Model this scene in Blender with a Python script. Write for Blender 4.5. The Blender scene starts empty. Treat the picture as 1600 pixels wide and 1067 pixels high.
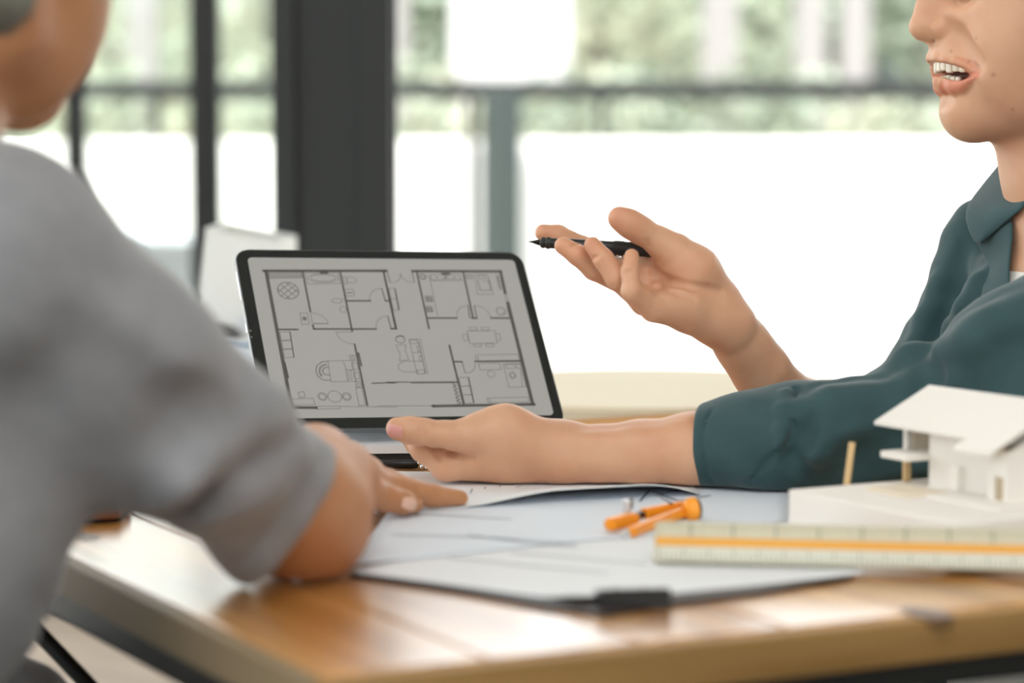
# Architect meeting at a wooden table: two people, a tablet with a floor plan, a house model, drawings
EXPOSURE = 0.5
WORLD = 2.4
SUN = 5.0
FILL_A = 14.0
FILL_B = 25.0
SCREEN = 0.68
import bpy, bmesh, math, random
import numpy as np
from mathutils import Vector, Matrix

random.seed(7)
rng = np.random.default_rng(7)
SC = bpy.context.scene
COL = SC.collection

# ------------------------------------------------------------------ camera, world, sun, exposure
FPX = 4000.0                     # focal length in pixels of the 1600 px wide frame (90 mm on 36 mm)
CAM_H = 1.02
PITCH = math.atan(323.0 / FPX)   # camera looks slightly down on the table
cam_data = bpy.data.cameras.new('camera')
cam_data.sensor_width = 36.0
cam_data.lens = 36.0 * FPX / 1600.0
cam_data.clip_start = 0.05
cam_data.clip_end = 300.0
cam_data.dof.use_dof = True
cam_data.dof.focus_distance = 2.04
cam_data.dof.aperture_fstop = 3.4
cam_data.dof.aperture_blades = 9
cam = bpy.data.objects.new('camera', cam_data)
cam.location = (0, 0, CAM_H)
cam.rotation_euler = (math.pi / 2 - PITCH, 0, 0)
COL.objects.link(cam)
SC.camera = cam

SC.view_settings.view_transform = 'Standard'
SC.view_settings.look = 'None'
SC.view_settings.gamma = 1.0
SC.view_settings.use_curve_mapping = False
SC.view_settings.exposure = EXPOSURE

world = bpy.data.worlds.new('sky')
SC.world = world
world.use_nodes = True
wn = world.node_tree
for n in list(wn.nodes):
    wn.nodes.remove(n)
w_out = wn.nodes.new('ShaderNodeOutputWorld')
w_bg = wn.nodes.new('ShaderNodeBackground')
w_bg.inputs['Color'].default_value = (0.93, 0.985, 1.0, 1)
w_bg.inputs['Strength'].default_value = WORLD
wn.links.new(w_bg.outputs[0], w_out.inputs[0])

sun_d = bpy.data.lights.new('sun', 'SUN')
sun_d.energy = SUN
sun_d.angle = math.radians(6)
sun_d.color = (1.0, 0.97, 0.92)
sun = bpy.data.objects.new('sun', sun_d)
sun.rotation_euler = (math.radians(42), 0, math.radians(-12))   # high, from behind the camera; the roof keeps it out of the room
COL.objects.link(sun)


def fill_lamp(name, loc, sx, sy, watts, color=(1, 0.985, 0.96)):  # added area fill under the ceiling, no fixture there; lifts the faces
    d = bpy.data.lights.new(name, 'AREA')
    d.shape = 'RECTANGLE'
    d.size, d.size_y = sx, sy
    d.energy = watts
    d.color = color
    o = bpy.data.objects.new(name, d)
    o.location = loc
    COL.objects.link(o)
    return o


fill_a = fill_lamp('fill_light', (-0.2, 0.2, 2.92), 1.2, 1.2, FILL_A)
fill_b = fill_lamp('fill_light', (1.2, -1.0, 2.92), 1.6, 1.6, FILL_B)

# ------------------------------------------------------------------ pixel <-> world helpers
_R = np.array([1.0, 0, 0])
_F = np.array([0, math.cos(PITCH), -math.sin(PITCH)])
_U = np.array([0, math.sin(PITCH), math.cos(PITCH)])
_C = np.array([0, 0, CAM_H])
TZ = 0.75


def P(px, py, d):
    """world point seen at photograph pixel (px, py) at depth d along the camera axis"""
    return _C + d * (_F + _R * (px - 800) / FPX - _U * (py - 533.5) / FPX)


def T(px, py, z=TZ):
    D = _F + _R * (px - 800) / FPX - _U * (py - 533.5) / FPX
    return _C + D * ((z - CAM_H) / D[2])


def proj(w):
    v = np.asarray(w) - _C
    d = v @ _F
    return 800 + FPX * (v @ _R) / d, 533.5 - FPX * (v @ _U) / d, d


# ------------------------------------------------------------------ materials
def srgb(r, g, b):
    def f(c):
        c /= 255.0
        return c / 12.92 if c <= 0.04045 else ((c + 0.055) / 1.055) ** 2.4
    return (f(r), f(g), f(b), 1.0)


def new_mat(name):
    m = bpy.data.materials.new(name)
    m.use_nodes = True
    nt = m.node_tree
    b = nt.nodes['Principled BSDF']
    return m, nt, b


def mat(name, col, rough=0.6, metal=0.0, var=0.06, scale=30.0, bump=0.0, bscale=200.0, sheen=0.0, coat=0.0, spec=0.5,
        trans=0.0, stretch=(1, 1, 1), alpha=1.0):
    """principled material with a little procedural colour variation and optional bump"""
    m, nt, b = new_mat(name)
    N, L = nt.nodes, nt.links
    b.inputs['Roughness'].default_value = rough
    b.inputs['Metallic'].default_value = metal
    b.inputs['Specular IOR Level'].default_value = spec
    b.inputs['Sheen Weight'].default_value = sheen
    b.inputs['Coat Weight'].default_value = coat
    b.inputs['Transmission Weight'].default_value = trans
    b.inputs['Alpha'].default_value = alpha
    tc = N.new('ShaderNodeTexCoord')
    mp = N.new('ShaderNodeMapping')
    mp.inputs['Scale'].default_value = stretch
    L.new(tc.outputs['Object'], mp.inputs['Vector'])
    if var > 0:
        nz = N.new('ShaderNodeTexNoise')
        nz.inputs['Scale'].default_value = scale
        nz.inputs['Detail'].default_value = 4
        L.new(mp.outputs[0], nz.inputs['Vector'])
        mx = N.new('ShaderNodeMix')
        mx.data_type = 'RGBA'
        c = np.array(col[:3])
        mx.inputs[6].default_value = (*np.clip(c * (1 - var), 0, 1), 1)
        mx.inputs[7].default_value = (*np.clip(c * (1 + var), 0, 1), 1)
        L.new(nz.outputs['Fac'], mx.inputs[0])
        L.new(mx.outputs[2], b.inputs['Base Color'])
    else:
        b.inputs['Base Color'].default_value = col
    if bump > 0:
        nb = N.new('ShaderNodeTexNoise')
        nb.inputs['Scale'].default_value = bscale
        nb.inputs['Detail'].default_value = 3
        L.new(mp.outputs[0], nb.inputs['Vector'])
        bp = N.new('ShaderNodeBump')
        bp.inputs['Strength'].default_value = bump
        bp.inputs['Distance'].default_value = 0.001
        L.new(nb.outputs['Fac'], bp.inputs['Height'])
        L.new(bp.outputs[0], b.inputs['Normal'])
    return m


def wood_mat(name, c1, c2, rough=0.35, coat=0.0, scale=1.0, axis='Y', spec=0.5):
    """wood grain running along local AXIS; every object gets its own shift through Object Info random"""
    m, nt, b = new_mat(name)
    N, L = nt.nodes, nt.links
    tc = N.new('ShaderNodeTexCoord')
    oi = N.new('ShaderNodeObjectInfo')
    add = N.new('ShaderNodeVectorMath')
    add.operation = 'ADD'
    sc = N.new('ShaderNodeVectorMath')
    sc.operation = 'SCALE'
    comb = N.new('ShaderNodeCombineXYZ')
    for i in range(3):
        L.new(oi.outputs['Random'], comb.inputs[i])
    L.new(comb.outputs[0], sc.inputs[0])
    sc.inputs['Scale'].default_value = 7.3
    L.new(tc.outputs['Object'], add.inputs[0])
    L.new(sc.outputs[0], add.inputs[1])
    mp = N.new('ShaderNodeMapping')
    s = {'X': (1.6, 22, 22), 'Y': (22, 1.6, 22), 'Z': (22, 22, 1.6)}[axis]
    mp.inputs['Scale'].default_value = tuple(v * scale for v in s)
    L.new(add.outputs[0], mp.inputs['Vector'])
    n1 = N.new('ShaderNodeTexNoise')
    n1.inputs['Scale'].default_value = 1.6
    n1.inputs['Detail'].default_value = 8
    n1.inputs['Distortion'].default_value = 0.7
    L.new(mp.outputs[0], n1.inputs['Vector'])
    cr = N.new('ShaderNodeValToRGB')
    cr.color_ramp.elements[0].position = 0.32
    cr.color_ramp.elements[0].color = c1
    cr.color_ramp.elements[1].position = 0.68
    cr.color_ramp.elements[1].color = c2
    L.new(n1.outputs['Fac'], cr.inputs[0])
    hs = N.new('ShaderNodeHueSaturation')
    mr = N.new('ShaderNodeMapRange')
    mr.inputs['To Min'].default_value = 0.86
    mr.inputs['To Max'].default_value = 1.12
    L.new(oi.outputs['Random'], mr.inputs['Value'])
    L.new(mr.outputs[0], hs.inputs['Value'])
    L.new(cr.outputs[0], hs.inputs['Color'])
    L.new(hs.outputs[0], b.inputs['Base Color'])
    b.inputs['Roughness'].default_value = rough
    b.inputs['Coat Weight'].default_value = coat
    b.inputs['Coat Roughness'].default_value = 0.2
    b.inputs['Specular IOR Level'].default_value = spec
    bp = N.new('ShaderNodeBump')
    bp.inputs['Strength'].default_value = 0.15
    bp.inputs['Distance'].default_value = 0.001
    L.new(n1.outputs['Fac'], bp.inputs['Height'])
    L.new(bp.outputs[0], b.inputs['Normal'])
    return m


def skin_mat(name, base, red):
    """skin: base tone mixed by the mesh's own 'tint' attribute (lips, nails, creases), freckle noise, fine pore bump"""
    m, nt, b = new_mat(name)
    N, L = nt.nodes, nt.links
    at = N.new('ShaderNodeAttribute')
    at.attribute_name = 'tint'
    tc = N.new('ShaderNodeTexCoord')
    nz = N.new('ShaderNodeTexNoise')
    nz.inputs['Scale'].default_value = 28
    nz.inputs['Detail'].default_value = 5
    L.new(tc.outputs['Object'], nz.inputs['Vector'])
    mx = N.new('ShaderNodeMix')
    mx.data_type = 'RGBA'
    mx.inputs[6].default_value = base
    mx.inputs[7].default_value = red
    mr = N.new('ShaderNodeMapRange')
    mr.inputs['From Min'].default_value = 0.35
    mr.inputs['From Max'].default_value = 0.75
    L.new(nz.outputs['Fac'], mr.inputs['Value'])
    L.new(mr.outputs[0], mx.inputs[0])
    mul = N.new('ShaderNodeMix')
    mul.data_type = 'RGBA'
    mul.blend_type = 'MULTIPLY'
    mul.inputs[0].default_value = 1.0
    L.new(mx.outputs[2], mul.inputs[6])
    L.new(at.outputs['Color'], mul.inputs[7])
    L.new(mul.outputs[2], b.inputs['Base Color'])
    b.inputs['Roughness'].default_value = 0.48
    b.inputs['Specular IOR Level'].default_value = 0.42
    b.inputs['Subsurface Weight'].default_value = 0.18
    b.inputs['Subsurface Radius'].default_value = (0.012, 0.005, 0.003)
    b.inputs['Subsurface Scale'].default_value = 0.5
    n2 = N.new('ShaderNodeTexNoise')
    n2.inputs['Scale'].default_value = 900
    n2.inputs['Detail'].default_value = 2
    L.new(tc.outputs['Object'], n2.inputs['Vector'])
    bp = N.new('ShaderNodeBump')
    bp.inputs['Strength'].default_value = 0.12
    bp.inputs['Distance'].default_value = 0.0006
    L.new(n2.outputs['Fac'], bp.inputs['Height'])
    L.new(bp.outputs[0], b.inputs['Normal'])
    return m


def cloth_mat(name, c1, c2, weave=900.0, sheen=0.3, rough=0.85, mottled=60.0, bump=0.25):
    m, nt, b = new_mat(name)
    N, L = nt.nodes, nt.links
    tc = N.new('ShaderNodeTexCoord')
    nz = N.new('ShaderNodeTexNoise')
    nz.inputs['Scale'].default_value = mottled
    nz.inputs['Detail'].default_value = 6
    L.new(tc.outputs['Object'], nz.inputs['Vector'])
    mx = N.new('ShaderNodeMix')
    mx.data_type = 'RGBA'
    mx.inputs[6].default_value = c1
    mx.inputs[7].default_value = c2
    L.new(nz.outputs['Fac'], mx.inputs[0])
    L.new(mx.outputs[2], b.inputs['Base Color'])
    b.inputs['Roughness'].default_value = rough
    b.inputs['Specular IOR Level'].default_value = 0.2
    b.inputs['Sheen Weight'].default_value = sheen
    b.inputs['Sheen Roughness'].default_value = 0.4
    wv = N.new('ShaderNodeTexNoise')
    wv.inputs['Scale'].default_value = weave
    wv.inputs['Detail'].default_value = 2
    L.new(tc.outputs['Object'], wv.inputs['Vector'])
    bp = N.new('ShaderNodeBump')
    bp.inputs['Strength'].default_value = bump
    bp.inputs['Distance'].default_value = 0.0008
    L.new(wv.outputs['Fac'], bp.inputs['Height'])
    L.new(bp.outputs[0], b.inputs['Normal'])
    return m


def emit_mat(name, col, strength):
    """a lit display panel"""
    m, nt, b = new_mat(name)
    b.inputs['Base Color'].default_value = (0.02, 0.02, 0.02, 1)
    b.inputs['Roughness'].default_value = 0.25
    b.inputs['Emission Color'].default_value = col
    b.inputs['Emission Strength'].default_value = strength
    return m


# ------------------------------------------------------------------ object helpers
def link(o):
    COL.objects.link(o)
    return o


def mesh_obj(name, verts, faces, m, parent=None, smooth=False, world=False):
    me = bpy.data.meshes.new(name)
    me.from_pydata([tuple(map(float, v)) for v in verts], [], [tuple(map(int, f)) for f in faces])
    return me_obj(name, me, m, parent, smooth, world)


def me_obj(name, me, m, parent=None, smooth=False, world=False):
    me.materials.append(m)
    if smooth:
        me.polygons.foreach_set('use_smooth', [True] * len(me.polygons))
    me.update()
    o = link(bpy.data.objects.new(name, me))
    if parent is not None:
        o.parent = parent
        if world:
            o.matrix_parent_inverse = world_of(parent).inverted()
    return o


def world_of(o):
    mtx = o.matrix_basis.copy()
    while o.parent is not None:
        mtx = o.parent.matrix_basis @ o.matrix_parent_inverse @ mtx
        o = o.parent
    return mtx


def tag(o, label=None, cat=None, group=None, kind=None):
    for k, v in (('label', label), ('category', cat), ('group', group), ('kind', kind)):
        if v:
            o[k] = v
    return o


def thing(name, label, cat, loc=(0, 0, 0), rz=0.0, group=None, mtx=None):
    o = link(bpy.data.objects.new(name, None))
    o.empty_display_size = 0.05
    if mtx is not None:
        o.matrix_basis = mtx
    else:
        o.location = tuple(map(float, loc))
        o.rotation_euler = (0, 0, rz)
    return tag(o, label, cat, group)


class MB:
    """collects shapes into one bmesh, builds ONE mesh object"""

    def __init__(self):
        self.bm = bmesh.new()

    def box(self, c, s, bevel=0.0, rot=None, seg=2):
        r = bmesh.ops.create_cube(self.bm, size=1.0)
        vs = r['verts']
        bmesh.ops.scale(self.bm, vec=s, verts=vs)
        if bevel > 0:
            es = list({e for v in vs for e in v.link_edges})
            rr = bmesh.ops.bevel(self.bm, geom=es, offset=bevel, segments=seg, affect='EDGES', profile=0.5)
            vs = list({v for f in rr['faces'] for v in f.verts} | {v for v in vs if v.is_valid})
        if rot is not None:
            bmesh.ops.rotate(self.bm, cent=(0, 0, 0), matrix=rot, verts=vs)
        bmesh.ops.translate(self.bm, vec=tuple(map(float, c)), verts=vs)
        return self

    def cyl(self, a, b, ra, rb=None, seg=20, caps=True):
        rb = ra if rb is None else rb
        a, b = Vector(tuple(map(float, a))), Vector(tuple(map(float, b)))
        d = b - a
        q = Vector((0, 0, 1)).rotation_difference(d.normalized()).to_matrix().to_4x4()
        mtx = Matrix.Translation((a + b) / 2) @ q
        bmesh.ops.create_cone(self.bm, cap_ends=caps, segments=seg, radius1=ra, radius2=rb, depth=d.length, matrix=mtx)
        return self

    def sphere(self, c, r, s=(1, 1, 1), seg=16):
        mtx = Matrix.Translation(tuple(map(float, c))) @ Matrix.Diagonal((*s, 1))
        bmesh.ops.create_uvsphere(self.bm, u_segments=seg, v_segments=max(6, seg // 2), radius=r, matrix=mtx)
        return self

    def lathe(self, a, axis, prof, seg=24):
        """prof: list of (distance along axis, radius)"""
        a = Vector(tuple(map(float, a)))
        ax = Vector(tuple(map(float, axis))).normalized()
        u = ax.orthogonal().normalized()
        v = ax.cross(u)
        rings = []
        for t, r in prof:
            c = a + ax * t
            rings.append([self.bm.verts.new(c + (u * math.cos(2 * math.pi * k / seg) + v * math.sin(2 * math.pi * k / seg)) * max(r, 1e-5)) for k in range(seg)])
        for i in range(len(rings) - 1):
            for k in range(seg):
                self.bm.faces.new((rings[i][k], rings[i][(k + 1) % seg], rings[i + 1][(k + 1) % seg], rings[i + 1][k]))
        self.bm.faces.new(list(reversed(rings[0])))
        self.bm.faces.new(rings[-1])
        return self

    def prism(self, poly, z0, z1, bevel=0.0):
        """poly: list of (x, y); extruded from z0 to z1"""
        lo = [self.bm.verts.new((float(x), float(y), z0)) for x, y in poly]
        hi = [self.bm.verts.new((float(x), float(y), z1)) for x, y in poly]
        n = len(poly)
        fs = [self.bm.faces.new(list(reversed(lo))), self.bm.faces.new(hi)]
        for i in range(n):
            fs.append(self.bm.faces.new((lo[i], lo[(i + 1) % n], hi[(i + 1) % n], hi[i])))
        if bevel > 0:
            es = list({e for f in fs[:2] for e in f.edges})
            bmesh.ops.bevel(self.bm, geom=es, offset=bevel, segments=2, affect='EDGES', profile=0.5)
        return self

    def hexa(self, eight):
        """eight corner points: bottom 4 (ccw), top 4 (ccw)"""
        v = [self.bm.verts.new(tuple(map(float, p))) for p in eight]
        for f in ((3, 2, 1, 0), (4, 5, 6, 7), (0, 1, 5, 4), (1, 2, 6, 5), (2, 3, 7, 6), (3, 0, 4, 7)):
            self.bm.faces.new([v[i] for i in f])
        return self

    def tube(self, pts, r, seg=8):
        pts = [np.asarray(p, float) for p in pts]
        prev = None
        rings = []
        for i, p in enumerate(pts):
            t = pts[min(i + 1, len(pts) - 1)] - pts[max(i - 1, 0)]
            t = Vector(t).normalized()
            u = t.orthogonal().normalized() if prev is None else (prev - t * prev.dot(t)).normalized()
            prev = u
            v = t.cross(u)
            rr = r[i] if hasattr(r, '__len__') else r
            rings.append([self.bm.verts.new(Vector(p) + (u * math.cos(2 * math.pi * k / seg) + v * math.sin(2 * math.pi * k / seg)) * rr) for k in range(seg)])
        for i in range(len(rings) - 1):
            for k in range(seg):
                self.bm.faces.new((rings[i][k], rings[i][(k + 1) % seg], rings[i + 1][(k + 1) % seg], rings[i + 1][k]))
        self.bm.faces.new(list(reversed(rings[0])))
        self.bm.faces.new(rings[-1])
        return self

    def build(self, name, m, parent=None, smooth=False, world=False, auto=None):
        bmesh.ops.recalc_face_normals(self.bm, faces=self.bm.faces)
        me = bpy.data.meshes.new(name)
        if auto is not None:
            for f in self.bm.faces:
                f.smooth = True
            lim = math.radians(auto)
            for e in self.bm.edges:
                if len(e.link_faces) == 2 and e.calc_face_angle(0) > lim:
                    e.smooth = False
        self.bm.to_mesh(me)
        self.bm.free()
        return me_obj(name, me, m, parent, smooth, world)


def rz(a):
    return Matrix.Rotation(a, 3, 'Z')

# ------------------------------------------------------------------ signed-distance sculpting (bodies and clothes)
def smin(a, b, k):
    if k <= 1e-6:
        return np.minimum(a, b)
    h = np.maximum(k - np.abs(a - b), 0) / k
    return np.minimum(a, b) - h * h * k * 0.25


class Sdf:
    MARGIN = 0.034

    def __init__(self):
        self.ops = []

    def _add(self, fn, c, R, mode, k):
        self.ops.append((fn, np.asarray(c, np.float32), float(R), mode, float(k)))
        return self

    def cone(self, a, b, ra, rb=None, k=0.008, mode='u', flat=None, fl=1.0):
        """tapered limb segment; FLAT (unit vector) with FL > 1 widens the section along that direction"""
        rb = ra if rb is None else rb
        a, b = np.asarray(a, np.float32), np.asarray(b, np.float32)
        ab = b - a
        L2 = float(ab @ ab) + 1e-12
        n = None
        if flat is not None:
            n = np.asarray(flat, np.float32)
            n = n - ab * float(n @ ab) / L2
            n = n / (np.linalg.norm(n) + 1e-9)

        def fn(p):
            v = p - a
            t = np.clip((v @ ab) / L2, 0, 1)
            q = v - t[:, None] * ab
            r = ra + (rb - ra) * t
            if n is not None:
                s = q @ n
                q = q - (s * (1 - 1 / fl))[:, None] * n
            return np.sqrt((q * q).sum(1)) - r
        R = math.sqrt(L2) / 2 + max(ra, rb) * max(1, fl)
        return self._add(fn, (a + b) / 2, R, mode, k)

    def chain(self, pts, k=0.008, mode='u', flat=None, fl=1.0):
        """pts: list of (point, radius)"""
        for (a, ra), (b, rb) in zip(pts[:-1], pts[1:]):
            self.cone(a, b, ra, rb, k, mode, flat, fl)
        return self

    def ell(self, c, r, M=None, k=0.01, mode='u'):
        """ellipsoid; rows of M are its axes"""
        c = np.asarray(c, np.float32)
        r = np.asarray(r, np.float32)
        M = np.eye(3, dtype=np.float32) if M is None else np.asarray(M, np.float32)

        def fn(p):
            q = (p - c) @ M.T
            k0 = np.sqrt(((q / r) ** 2).sum(1))
            k1 = np.sqrt(((q / (r * r)) ** 2).sum(1)) + 1e-6
            return np.where(k0 > 0.15, k0 * (k0 - 1) / k1, -r.min())
        return self._add(fn, c, r.max(), mode, k)

    def fn(self, fn, c, R, mode, k=0.0):
        return self._add(fn, c, R, mode, k)

    def plane_above(self, z, c, R):
        """nothing of the figure within radius R of c goes below height z"""
        def fn(p):
            return z - p[:, 2]
        return self._add(fn, c, R, 'i', 0.004)

    def __call__(self, p):
        p = np.asarray(p, np.float32)
        d = np.full(len(p), 0.2, np.float32)
        if not self.ops or not len(p):
            return d
        C = np.array([o[1] for o in self.ops], np.float32)
        RR = np.array([o[2] + self.MARGIN + o[4] for o in self.ops], np.float32)
        STEP = 6000
        for s in range(0, len(p), STEP):
            q = p[s:s + STEP]
            lo, hi = q.min(0), q.max(0)
            gap = np.maximum(np.maximum(lo - C, C - hi), 0)
            use = np.nonzero((gap * gap).sum(1) < RR * RR)[0]
            o = d[s:s + STEP]
            for k in use:
                fn, c, R, mode, kk = self.ops[k]
                w = q - c
                m = np.einsum('ij,ij->i', w, w) < RR[k] * RR[k]
                idx = np.nonzero(m)[0]
                if not len(idx):
                    continue
                full = len(idx) == len(q)
                v = fn(q if full else q[idx])
                a = o if full else o[idx]
                if mode == 'u':
                    r = smin(a, v, kk)
                elif mode == 's':
                    r = -smin(-a, v, kk)
                elif mode == 'i':
                    r = -smin(-a, -v, kk)
                else:
                    r = a + v
                if full:
                    o[:] = r
                else:
                    o[idx] = r
        return d

    def grad(self, p, e=0.0006):
        ks = np.array([[1, -1, -1], [-1, -1, 1], [-1, 1, -1], [1, 1, 1]], np.float32)
        g = np.zeros_like(p)
        for kx in ks:
            g += kx * self(p + kx * e)[:, None]
        return g / (4 * e)

    def project(self, p, it=2, maxstep=0.004):
        for _ in range(it):
            g = self.grad(p)
            n = np.sqrt((g * g).sum(1)) + 1e-6
            st = np.clip(self(p) / n, -maxstep, maxstep)
            p = p - g / n[:, None] * st[:, None]
        return p

    def hit(self, px, py, d0=1.2, d1=2.9):
        """first surface point along the ray of photograph pixel (px, py)"""
        ds = np.linspace(d0, d1, 700)
        pts = np.array([P(px, py, d) for d in ds])
        v = self(pts)
        i = np.argmax(v < 0)
        if v[i] >= 0:
            return None
        a, b = ds[max(i - 1, 0)], ds[i]
        for _ in range(12):
            m = (a + b) / 2
            if self(P(px, py, m)[None])[0] < 0:
                b = m
            else:
                a = m
        return P(px, py, b)

    def mesh(self, lo, hi, h=0.0025, S=5):
        """surface nets on a sparse grid: coarse cells of S*h that hold the surface are filled with cells of size h"""
        lo = np.asarray(lo, np.float64)
        H = h * S
        n = np.ceil((np.asarray(hi) - lo) / H).astype(int) + 1
        gi = np.stack(np.meshgrid(*[np.arange(k) for k in n], indexing='ij'), -1).reshape(-1, 3)
        d = self((lo + (gi + 0.5) * H).astype(np.float32))
        act = gi[np.abs(d) < H * 1.25]
        nf = n * S + 1
        V = np.where(np.repeat(np.repeat(np.repeat(d.reshape(n) < 0, S, 0), S, 1), S, 2), np.float32(-1), np.float32(1))
        V = np.pad(V, ((0, 1), (0, 1), (0, 1)), mode='edge')
        off = np.stack(np.meshgrid(*[np.arange(S + 1)] * 3, indexing='ij'), -1).reshape(-1, 3)
        mark = np.zeros(nf, bool)
        for o in off:
            q = act * S + o
            mark[q[:, 0], q[:, 1], q[:, 2]] = True
        ii = np.argwhere(mark)
        bl = ii // 14
        ii = ii[np.argsort((bl[:, 0] * 4096 + bl[:, 1]) * 4096 + bl[:, 2], kind='stable')]
        val = np.empty(len(ii), np.float32)
        for s in range(0, len(ii), 400000):
            val[s:s + 400000] = self((lo + ii[s:s + 400000] * h).astype(np.float32))
        V[ii[:, 0], ii[:, 1], ii[:, 2]] = val
        B = V < 0
        c = np.zeros(np.array(B.shape) - 1, np.int8)
        for a in (0, 1):
            for b in (0, 1):
                for e in (0, 1):
                    c += B[a:a + c.shape[0], b:b + c.shape[1], e:e + c.shape[2]]
        cells = np.argwhere((c > 0) & (c < 8))
        bl = cells // 14
        cells = cells[np.argsort((bl[:, 0] * 4096 + bl[:, 1]) * 4096 + bl[:, 2], kind='stable')]
        idx = np.full(c.shape, -1, np.int32)
        idx[cells[:, 0], cells[:, 1], cells[:, 2]] = np.arange(len(cells))
        # vertex = mean of the edge crossings
        acc = np.zeros((len(cells), 3))
        cnt = np.zeros(len(cells))
        corners = [(a, b, e) for a in (0, 1) for b in (0, 1) for e in (0, 1)]
        for A in corners:
            for ax in range(3):
                if A[ax]:
                    continue
                Bc = list(A)
                Bc[ax] = 1
                va = V[cells[:, 0] + A[0], cells[:, 1] + A[1], cells[:, 2] + A[2]]
                vb = V[cells[:, 0] + Bc[0], cells[:, 1] + Bc[1], cells[:, 2] + Bc[2]]
                s = (va < 0) != (vb < 0)
                t = np.where(s, va / np.where(s, va - vb, 1), 0)
                pt = np.tile(np.array(A, float), (len(cells), 1))
                pt[:, ax] = t
                acc[s] += pt[s]
                cnt[s] += 1
        verts = lo + (cells + acc / np.maximum(cnt, 1)[:, None]) * h
        quads = []
        for ax in range(3):
            sl0 = [slice(0, None)] * 3
            sl1 = [slice(0, None)] * 3
            sl0[ax] = slice(0, -1)
            sl1[ax] = slice(1, None)
            e = np.argwhere(B[tuple(sl0)] != B[tuple(sl1)])
            u, w = (ax + 1) % 3, (ax + 2) % 3
            ok = (e[:, u] > 0) & (e[:, w] > 0) & (e[:, u] < c.shape[u]) & (e[:, w] < c.shape[w])
            e = e[ok]
            flip = ~B[e[:, 0], e[:, 1], e[:, 2]]
            q = []
            for du, dw in ((1, 1), (0, 1), (0, 0), (1, 0)):
                g = e.copy()
                g[:, u] -= du
                g[:, w] -= dw
                q.append(idx[g[:, 0], g[:, 1], g[:, 2]])
            q = np.stack(q, 1)
            q[flip] = q[flip][:, ::-1]
            quads.append(q)
        quads = np.concatenate(quads)
        quads = quads[(quads >= 0).all(1)]
        # one relaxation pass, then exact projection
        v = verts.astype(np.float32)
        nb = np.zeros_like(v)
        nc = np.zeros(len(v))
        for a, b in ((0, 1), (1, 2), (2, 3), (3, 0)):
            np.add.at(nb, quads[:, a], v[quads[:, b]])
            np.add.at(nb, quads[:, b], v[quads[:, a]])
            np.add.at(nc, quads[:, a], 1)
            np.add.at(nc, quads[:, b], 1)
        v = 0.5 * v + 0.5 * nb / np.maximum(nc, 1)[:, None].astype(np.float32)
        v = self.project(v, 3)
        return v, quads


def largest_piece(v, q):
    """keeps the biggest connected surface"""
    lab = np.arange(len(v))
    for _ in range(400):
        m = lab[q].min(1)
        new = lab.copy()
        for j in range(4):
            np.minimum.at(new, q[:, j], m)
        new = new[new]
        if (new == lab).all():
            break
        lab = new
    u, cnt = np.unique(lab[q[:, 0]], return_counts=True)
    keep = lab[q[:, 0]] == u[cnt.argmax()]
    q = q[keep]
    used = np.unique(q)
    mp = np.full(len(v), -1)
    mp[used] = np.arange(len(used))
    return v[used], mp[q]


def sculpt(name, sdf, lo, hi, m, h=0.0025, S=5, parent=None, detail=(), tint=None, single=True):
    """turns an Sdf into one smooth mesh; faces inside the DETAIL spheres are split once more and re-projected"""
    v, q = sdf.mesh(lo, hi, h, S)
    if single:
        v, q = largest_piece(v, q)
    me = bpy.data.meshes.new(name)
    me.vertices.add(len(v))
    me.vertices.foreach_set('co', v.astype(np.float32).ravel())
    me.loops.add(len(q) * 4)
    me.loops.foreach_set('vertex_index', q.astype(np.int32).ravel())
    me.polygons.add(len(q))
    me.polygons.foreach_set('loop_start', np.arange(0, len(q) * 4, 4, dtype=np.int32))
    me.update(calc_edges=True)
    me.validate()
    if detail:
        cen = v[q].mean(1)
        sel = np.zeros(len(q), bool)
        for c, R in detail:
            sel |= ((cen - np.asarray(c)) ** 2).sum(1) < R * R
        bm = bmesh.new()
        bm.from_mesh(me)
        bm.faces.ensure_lookup_table()
        es = set()
        for i in np.nonzero(sel)[0]:
            es.update(bm.faces[i].edges)
        bmesh.ops.subdivide_edges(bm, edges=list(es), cuts=1, use_grid_fill=True)
        bm.to_mesh(me)
        bm.free()
        n = len(me.vertices)
        co = np.empty(n * 3, np.float32)
        me.vertices.foreach_get('co', co)
        co = sdf.project(co.reshape(-1, 3), 2)
        me.vertices.foreach_set('co', co.ravel())
        me.update()
    if tint is not None:
        n = len(me.vertices)
        co = np.empty(n * 3, np.float32)
        me.vertices.foreach_get('co', co)
        rgba = np.ones((n, 4), np.float32)
        rgba[:, :3] = tint(co.reshape(-1, 3))
        at = me.color_attributes.new('tint', 'FLOAT_COLOR', 'POINT')
        at.data.foreach_set('color', rgba.ravel())
    return me_obj(name, me, m, parent, True, True)

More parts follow.
